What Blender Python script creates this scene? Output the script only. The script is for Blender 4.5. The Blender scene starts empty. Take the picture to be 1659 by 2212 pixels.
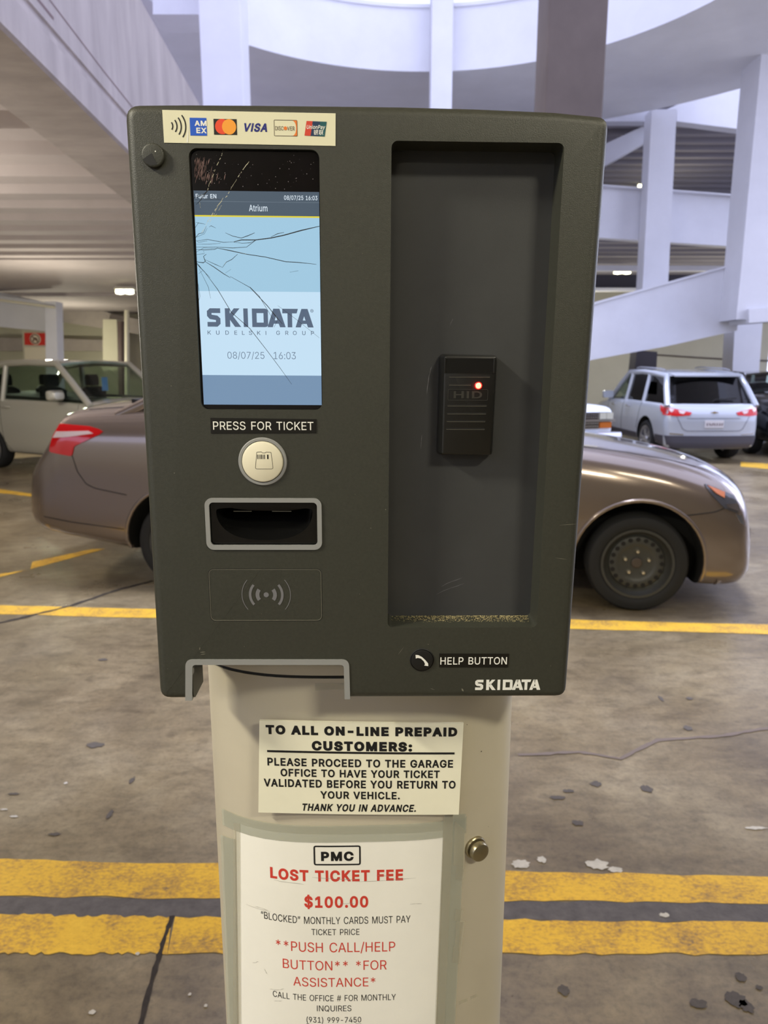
import bpy, bmesh, math, random
from mathutils import Vector, Matrix
from mathutils.bvhtree import BVHTree
from mathutils.geometry import delaunay_2d_cdt
random.seed(7)
SC = bpy.context.scene
COL = SC.collection
V3 = Vector
PI = math.pi

# ------------------------------------------------------------------ camera, sky, lights, exposure
cam = bpy.data.cameras.new('camera'); camo = bpy.data.objects.new('camera', cam); COL.objects.link(camo)
camo.location = (0, 0, 1.53); camo.rotation_euler = (math.radians(90 - 11.3), 0, 0)
cam.sensor_fit = 'VERTICAL'; cam.sensor_height = 34.6; cam.lens = 34.6 * 1532 / 2212
cam.clip_start = 0.05; cam.clip_end = 200
cam.dof.use_dof = True; cam.dof.focus_distance = 0.585; cam.dof.aperture_fstop = 11.5
SC.camera = camo
W = bpy.data.worlds.new('daylight'); SC.world = W; W.use_nodes = True
bg = W.node_tree.nodes['Background']; bg.inputs[0].default_value = (0.64, 0.69, 1.0, 1); bg.inputs[1].default_value = 2.2
SC.view_settings.view_transform = 'Standard'; SC.view_settings.look = 'None'
SC.view_settings.exposure = 0.0; SC.view_settings.gamma = 1.0

def lamp(name, loc, target, size, power, col, spread=180):
    l = bpy.data.lights.new(name, 'AREA'); l.shape = 'RECTANGLE'; l.size = size[0]; l.size_y = size[1]
    l.energy = power; l.color = col; l.spread = math.radians(spread)
    o = bpy.data.objects.new(name, l); COL.objects.link(o); o.location = loc
    d = V3(target) - V3(loc); o.rotation_euler = d.to_track_quat('-Z', 'Y').to_euler()
    o['kind'] = 'helper'
    return o
WARM = (1.0, 0.93, 0.73)
lamp('bay_lamp', (-2.15, -0.45, 3.2), (0.1, 0.7, 1.3), (0.5, 0.16), 86, WARM)
lamp('bay_lamp', (1.55, -1.5, 3.3), (0.0, 0.65, 1.2), (0.6, 0.16), 50, WARM)
lamp('bay_lamp', (2.6, 0.9, 3.35), (2.6, 1.0, 0), (1.2, 0.3), 40, WARM)
lamp('bay_lamp', (-1.0, -4.0, 3.35), (-1.0, -4.0, 0), (1.2, 0.3), 40, WARM)
def fill_light(loc, power, col, r=0.15):  # added point lights that brighten the bays, no fixture stands at them
    l = bpy.data.lights.new('bay_fill', 'POINT'); l.energy = power; l.color = col; l.shadow_soft_size = r
    o = bpy.data.objects.new('bay_fill', l); COL.objects.link(o); o.location = loc; o['kind'] = 'helper'
fill_light((-5.2, 6.2, 2.3), 260, (1.0, 0.92, 0.8))
fill_light((-6.2, 13.2, 1.7), 170, (1.0, 0.93, 0.76))
fill_light((-9.0, 20.5, 1.8), 130, (1.0, 0.95, 0.76))
fill_light((9.5, 20.0, 2.2), 120, (1.0, 0.95, 0.8))
fill_light((6.0, 21.5, 2.6), 80, (1.0, 0.95, 0.8))
fill_light((8.0, 21.0, 5.6), 40, WARM)
# added cool area light at the open right side, brightening the floor
lamp('side_fill', (13.2, 9.5, 4.6), (3.5, 6.0, 0.3), (7.0, 4.0), 420, (0.80, 0.84, 1.0))
# daylight coming down the open middle of the ramp
lamp('atrium_daylight', (1.6, 10.2, 32.0), (2.2, 10.6, 0), (7.0, 7.0), 13500, (0.78, 0.82, 1.0))

# ------------------------------------------------------------------ helpers
def lin(c):
    r = []
    for v in c:
        v /= 255.0
        r.append(v / 12.92 if v <= 0.04045 else ((v + 0.055) / 1.055) ** 2.4)
    return (r[0], r[1], r[2], 1)

def M(name, c, rough=0.5, metal=0.0, coat=0.0, noise=None, bump=None, emit=0.0, spec=None, c2=None, stretch=None):
    m = bpy.data.materials.new(name); m.use_nodes = True
    nt = m.node_tree; b = nt.nodes['Principled BSDF']
    col = lin(c) if max(c) > 1.0 else (c[0], c[1], c[2], 1)
    b.inputs['Base Color'].default_value = col
    b.inputs['Roughness'].default_value = rough; b.inputs['Metallic'].default_value = metal
    if coat: b.inputs['Coat Weight'].default_value = coat; b.inputs['Coat Roughness'].default_value = 0.06
    if spec is not None: b.inputs['Specular IOR Level'].default_value = spec
    if emit:
        b.inputs['Emission Color'].default_value = col; b.inputs['Emission Strength'].default_value = emit
    if noise or bump:
        tc = nt.nodes.new('ShaderNodeTexCoord'); vec = tc.outputs['Object']
        if stretch:
            mp = nt.nodes.new('ShaderNodeMapping'); mp.inputs['Scale'].default_value = stretch
            nt.links.new(vec, mp.inputs['Vector']); vec = mp.outputs['Vector']
    if noise:
        n = nt.nodes.new('ShaderNodeTexNoise'); n.inputs['Scale'].default_value = noise[0]; n.inputs['Detail'].default_value = 8
        n.inputs['Roughness'].default_value = 0.62
        nt.links.new(vec, n.inputs['Vector'])
        r = nt.nodes.new('ShaderNodeValToRGB')
        lo, hi = (noise[2], noise[3]) if len(noise) > 3 else (0.3, 0.7)
        r.color_ramp.elements[0].position = lo; r.color_ramp.elements[1].position = hi
        k = noise[1]
        d = lin(c2) if c2 else tuple(x * (1 - k) for x in col[:3]) + (1,)
        r.color_ramp.elements[0].color = d; r.color_ramp.elements[1].color = col
        nt.links.new(n.outputs['Fac'], r.inputs['Fac']); nt.links.new(r.outputs['Color'], b.inputs['Base Color'])
    if bump:
        n2 = nt.nodes.new('ShaderNodeTexNoise'); n2.inputs['Scale'].default_value = bump[0]; n2.inputs['Detail'].default_value = 3
        nt.links.new(tc.outputs['Object'], n2.inputs['Vector'])
        bp = nt.nodes.new('ShaderNodeBump'); bp.inputs['Strength'].default_value = bump[1]; bp.inputs['Distance'].default_value = bump[2] if len(bump) > 2 else 0.001
        nt.links.new(n2.outputs['Fac'], bp.inputs['Height']); nt.links.new(bp.outputs['Normal'], b.inputs['Normal'])
    return m

def glass_mat(name, tint, clear=0.5, rough=0.03):
    m = bpy.data.materials.new(name); m.use_nodes = True; nt = m.node_tree; nt.nodes.clear()
    out = nt.nodes.new('ShaderNodeOutputMaterial'); tr = nt.nodes.new('ShaderNodeBsdfTransparent'); gl = nt.nodes.new('ShaderNodeBsdfGlossy')
    tr.inputs[0].default_value = (tint[0] * clear, tint[1] * clear, tint[2] * clear, 1); gl.inputs['Roughness'].default_value = rough
    gl.inputs[0].default_value = (0.9, 0.9, 0.9, 1)
    lw = nt.nodes.new('ShaderNodeFresnel'); lw.inputs[0].default_value = 1.5
    ge = nt.nodes.new('ShaderNodeNewGeometry'); iv = nt.nodes.new('ShaderNodeMath'); iv.operation = 'SUBTRACT'; iv.inputs[0].default_value = 1.0; nt.links.new(ge.outputs['Backfacing'], iv.inputs[1])
    ml = nt.nodes.new('ShaderNodeMath'); ml.operation = 'MULTIPLY'; nt.links.new(lw.outputs[0], ml.inputs[0]); nt.links.new(iv.outputs[0], ml.inputs[1])
    mx = nt.nodes.new('ShaderNodeMixShader'); nt.links.new(ml.outputs[0], mx.inputs[0])
    nt.links.new(tr.outputs[0], mx.inputs[1]); nt.links.new(gl.outputs[0], mx.inputs[2]); nt.links.new(mx.outputs[0], out.inputs[0])
    return m

def film_mat(name, c, alpha):
    m = bpy.data.materials.new(name); m.use_nodes = True; nt = m.node_tree; nt.nodes.clear()
    out = nt.nodes.new('ShaderNodeOutputMaterial'); tr = nt.nodes.new('ShaderNodeBsdfTransparent'); b = nt.nodes.new('ShaderNodeBsdfPrincipled')
    b.inputs['Base Color'].default_value = lin(c); b.inputs['Roughness'].default_value = 0.3
    mx = nt.nodes.new('ShaderNodeMixShader'); mx.inputs[0].default_value = alpha
    nt.links.new(tr.outputs[0], mx.inputs[1]); nt.links.new(b.outputs[0], mx.inputs[2]); nt.links.new(mx.outputs[0], out.inputs[0])
    return m

ROOTS = {}
def thing(name, label, cat, loc=(0, 0, 0), rotz=0.0, group=None):
    o = bpy.data.objects.new(name, None); COL.objects.link(o); o.empty_display_size = 0.1
    o.location = loc; o.rotation_euler = (0, 0, rotz); o['label'] = label; o['category'] = cat
    if group: o['group'] = group
    ROOTS[o.name] = Matrix.Translation(V3(loc)) @ Matrix.Rotation(rotz, 4, 'Z')
    return o

def tag(o, label, cat, group=None):
    o['label'] = label; o['category'] = cat
    if group: o['group'] = group
    return o

def rootmat(o):
    while o.parent: o = o.parent
    return ROOTS.get(o.name, Matrix.Identity(4))

class MB:
    """collects shapes; build() links them as ONE mesh object"""
    def __init__(s): s.bm = bmesh.new()
    def face(s, pts):
        vs = [s.bm.verts.new(p) for p in pts]
        return s.bm.faces.new(vs)
    def prism(s, pts, vec):
        """closed polygon extruded along vec"""
        vec = V3(vec); n = len(pts)
        a = [s.bm.verts.new(V3(p)) for p in pts]; b = [s.bm.verts.new(V3(p) + vec) for p in pts]
        s.bm.faces.new(a); s.bm.faces.new(b[::-1])
        for i in range(n): s.bm.faces.new((a[i], b[i], b[(i + 1) % n], a[(i + 1) % n]))
        return s
    def box(s, x0, y0, z0, x1, y1, z1):
        return s.prism([(x0, y0, z0), (x0, y1, z0), (x1, y1, z0), (x1, y0, z0)], (0, 0, z1 - z0))
    def rings(s, rings, cap0=True, cap1=True, closed=True):
        rs = [[s.bm.verts.new(V3(p)) for p in r] for r in rings]; n = len(rs[0])
        for a, b in zip(rs, rs[1:]):
            for i in range(n if closed else n - 1):
                j = (i + 1) % n
                s.bm.faces.new((a[i], a[j], b[j], b[i]))
        if cap0: s.bm.faces.new(rs[0][::-1])
        if cap1: s.bm.faces.new(rs[-1])
        return s
    def tube(s, pts, r, n=8, closed=False):
        pts = [V3(p) for p in pts]; rr = []
        up = None
        for i, p in enumerate(pts):
            a = pts[max(i - 1, 0)]; b = pts[min(i + 1, len(pts) - 1)]
            d = (b - a).normalized()
            if up is None: up = V3((0, 0, 1)) if abs(d.z) < 0.9 else V3((1, 0, 0))
            x = d.cross(up).normalized(); up = x.cross(d).normalized()
            q = r[i] if isinstance(r, (list, tuple)) else r
            rr.append([p + x * math.cos(2 * PI * k / n) * q + up * math.sin(2 * PI * k / n) * q for k in range(n)])
        return s.rings(rr)
    def lathe(s, prof, o, ax, n=48, a0=0.0, a1=2 * PI, ref=None):
        """prof: list of (radius, height along ax)"""
        o = V3(o); ax = V3(ax).normalized()
        x = ax.orthogonal().normalized() if ref is None else V3(ref).normalized(); y = ax.cross(x)
        rings = []
        for k in range(n):
            t = 2 * PI * k / n
            rings.append([o + ax * h + (x * math.cos(t) + y * math.sin(t)) * max(r, 1e-5) for r, h in prof])
        rs = [[s.bm.verts.new(p) for p in r] for r in rings]
        for k in range(n):
            a, b = rs[k], rs[(k + 1) % n]
            for i in range(len(prof) - 1): s.bm.faces.new((a[i], b[i], b[i + 1], a[i + 1]))
        return s
    def add(s, verts, faces):
        vs = [s.bm.verts.new(v) for v in verts]
        for f in faces:
            try: s.bm.faces.new([vs[i] for i in f])
            except ValueError: pass
        return s
    def build(s, name, mat, parent=None, smooth=30, world=False, weld=True):
        if weld: bmesh.ops.remove_doubles(s.bm, verts=s.bm.verts, dist=1e-6)
        bmesh.ops.recalc_face_normals(s.bm, faces=s.bm.faces)
        if world and parent is not None: bmesh.ops.transform(s.bm, matrix=rootmat(parent).inverted(), verts=s.bm.verts)
        me = bpy.data.meshes.new(name); s.bm.to_mesh(me); s.bm.free()
        o = bpy.data.objects.new(name, me); COL.objects.link(o)
        for m in (mat if isinstance(mat, (list, tuple)) else [mat]): me.materials.append(m)
        if smooth:
            me.shade_smooth(); me.set_sharp_from_angle(angle=math.radians(smooth))
        if parent is not None: o.parent = parent
        return o

def struct(o): o['kind'] = 'structure'; return o

def evaluated_mesh(o):
    dg = bpy.context.evaluated_depsgraph_get(); dg.update()
    return bpy.data.meshes.new_from_object(o.evaluated_get(dg))

def cut(o, cutters):
    """boolean difference, applied"""
    for c in cutters:
        md = o.modifiers.new('cut', 'BOOLEAN'); md.operation = 'DIFFERENCE'; md.object = c; md.solver = 'EXACT'
        md.material_mode = 'TRANSFER'
    me = evaluated_mesh(o); old = o.data; o.modifiers.clear(); o.data = me
    bpy.data.meshes.remove(old)
    for c in cutters:
        d = c.data; bpy.data.objects.remove(c); bpy.data.meshes.remove(d)
    return o

def rr(u0, v0, u1, v1, r, n=6):
    """rounded rectangle, counter-clockwise"""
    P = []
    for cx, cy, a in ((u1 - r, v0 + r, -PI / 2), (u1 - r, v1 - r, 0), (u0 + r, v1 - r, PI / 2), (u0 + r, v0 + r, PI)):
        for k in range(n + 1):
            t = a + PI / 2 * k / n
            P.append((cx + r * math.cos(t), cy + r * math.sin(t)))
    return P
def circ(u, v, r, n=48): return [(u + r * math.cos(2 * PI * k / n), v + r * math.sin(2 * PI * k / n)) for k in range(n)]
def round_poly(pts, r, n=5):
    """rounds every corner of a polygon; r may be a list"""
    out = []; m = len(pts)
    for i in range(m):
        p = V3(pts[i]).to_2d(); a = V3(pts[i - 1]).to_2d(); b = V3(pts[(i + 1) % m]).to_2d()
        q = r[i] if isinstance(r, (list, tuple)) else r
        if q <= 0: out.append(tuple(p)); continue
        da = (a - p).normalized(); db = (b - p).normalized()
        ang = da.angle(db); t = min(q / math.tan(ang / 2), 0.45 * (a - p).length, 0.45 * (b - p).length)
        p0 = p + da * t; p1 = p + db * t
        for k in range(n + 1):
            w = k / n
            out.append(tuple(p0 * (1 - w) ** 2 + p * 2 * w * (1 - w) + p1 * w * w))
    return out
def inset(poly, d):
    """offset a counter-clockwise polygon inwards"""
    out = []; m = len(poly)
    for i in range(m):
        p = V3(poly[i]).to_2d(); a = V3(poly[i - 1]).to_2d(); b = V3(poly[(i + 1) % m]).to_2d()
        n1 = (p - a); n2 = (b - p)
        n1 = V3((-n1.y, n1.x)).normalized(); n2 = V3((-n2.y, n2.x)).normalized()
        k = (n1 + n2); L = k.length
        if L < 1e-6: out.append(tuple(p)); continue
        k /= L; out.append(tuple(p + k * d / max(k.dot(n1), 0.35)))
    return out

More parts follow.
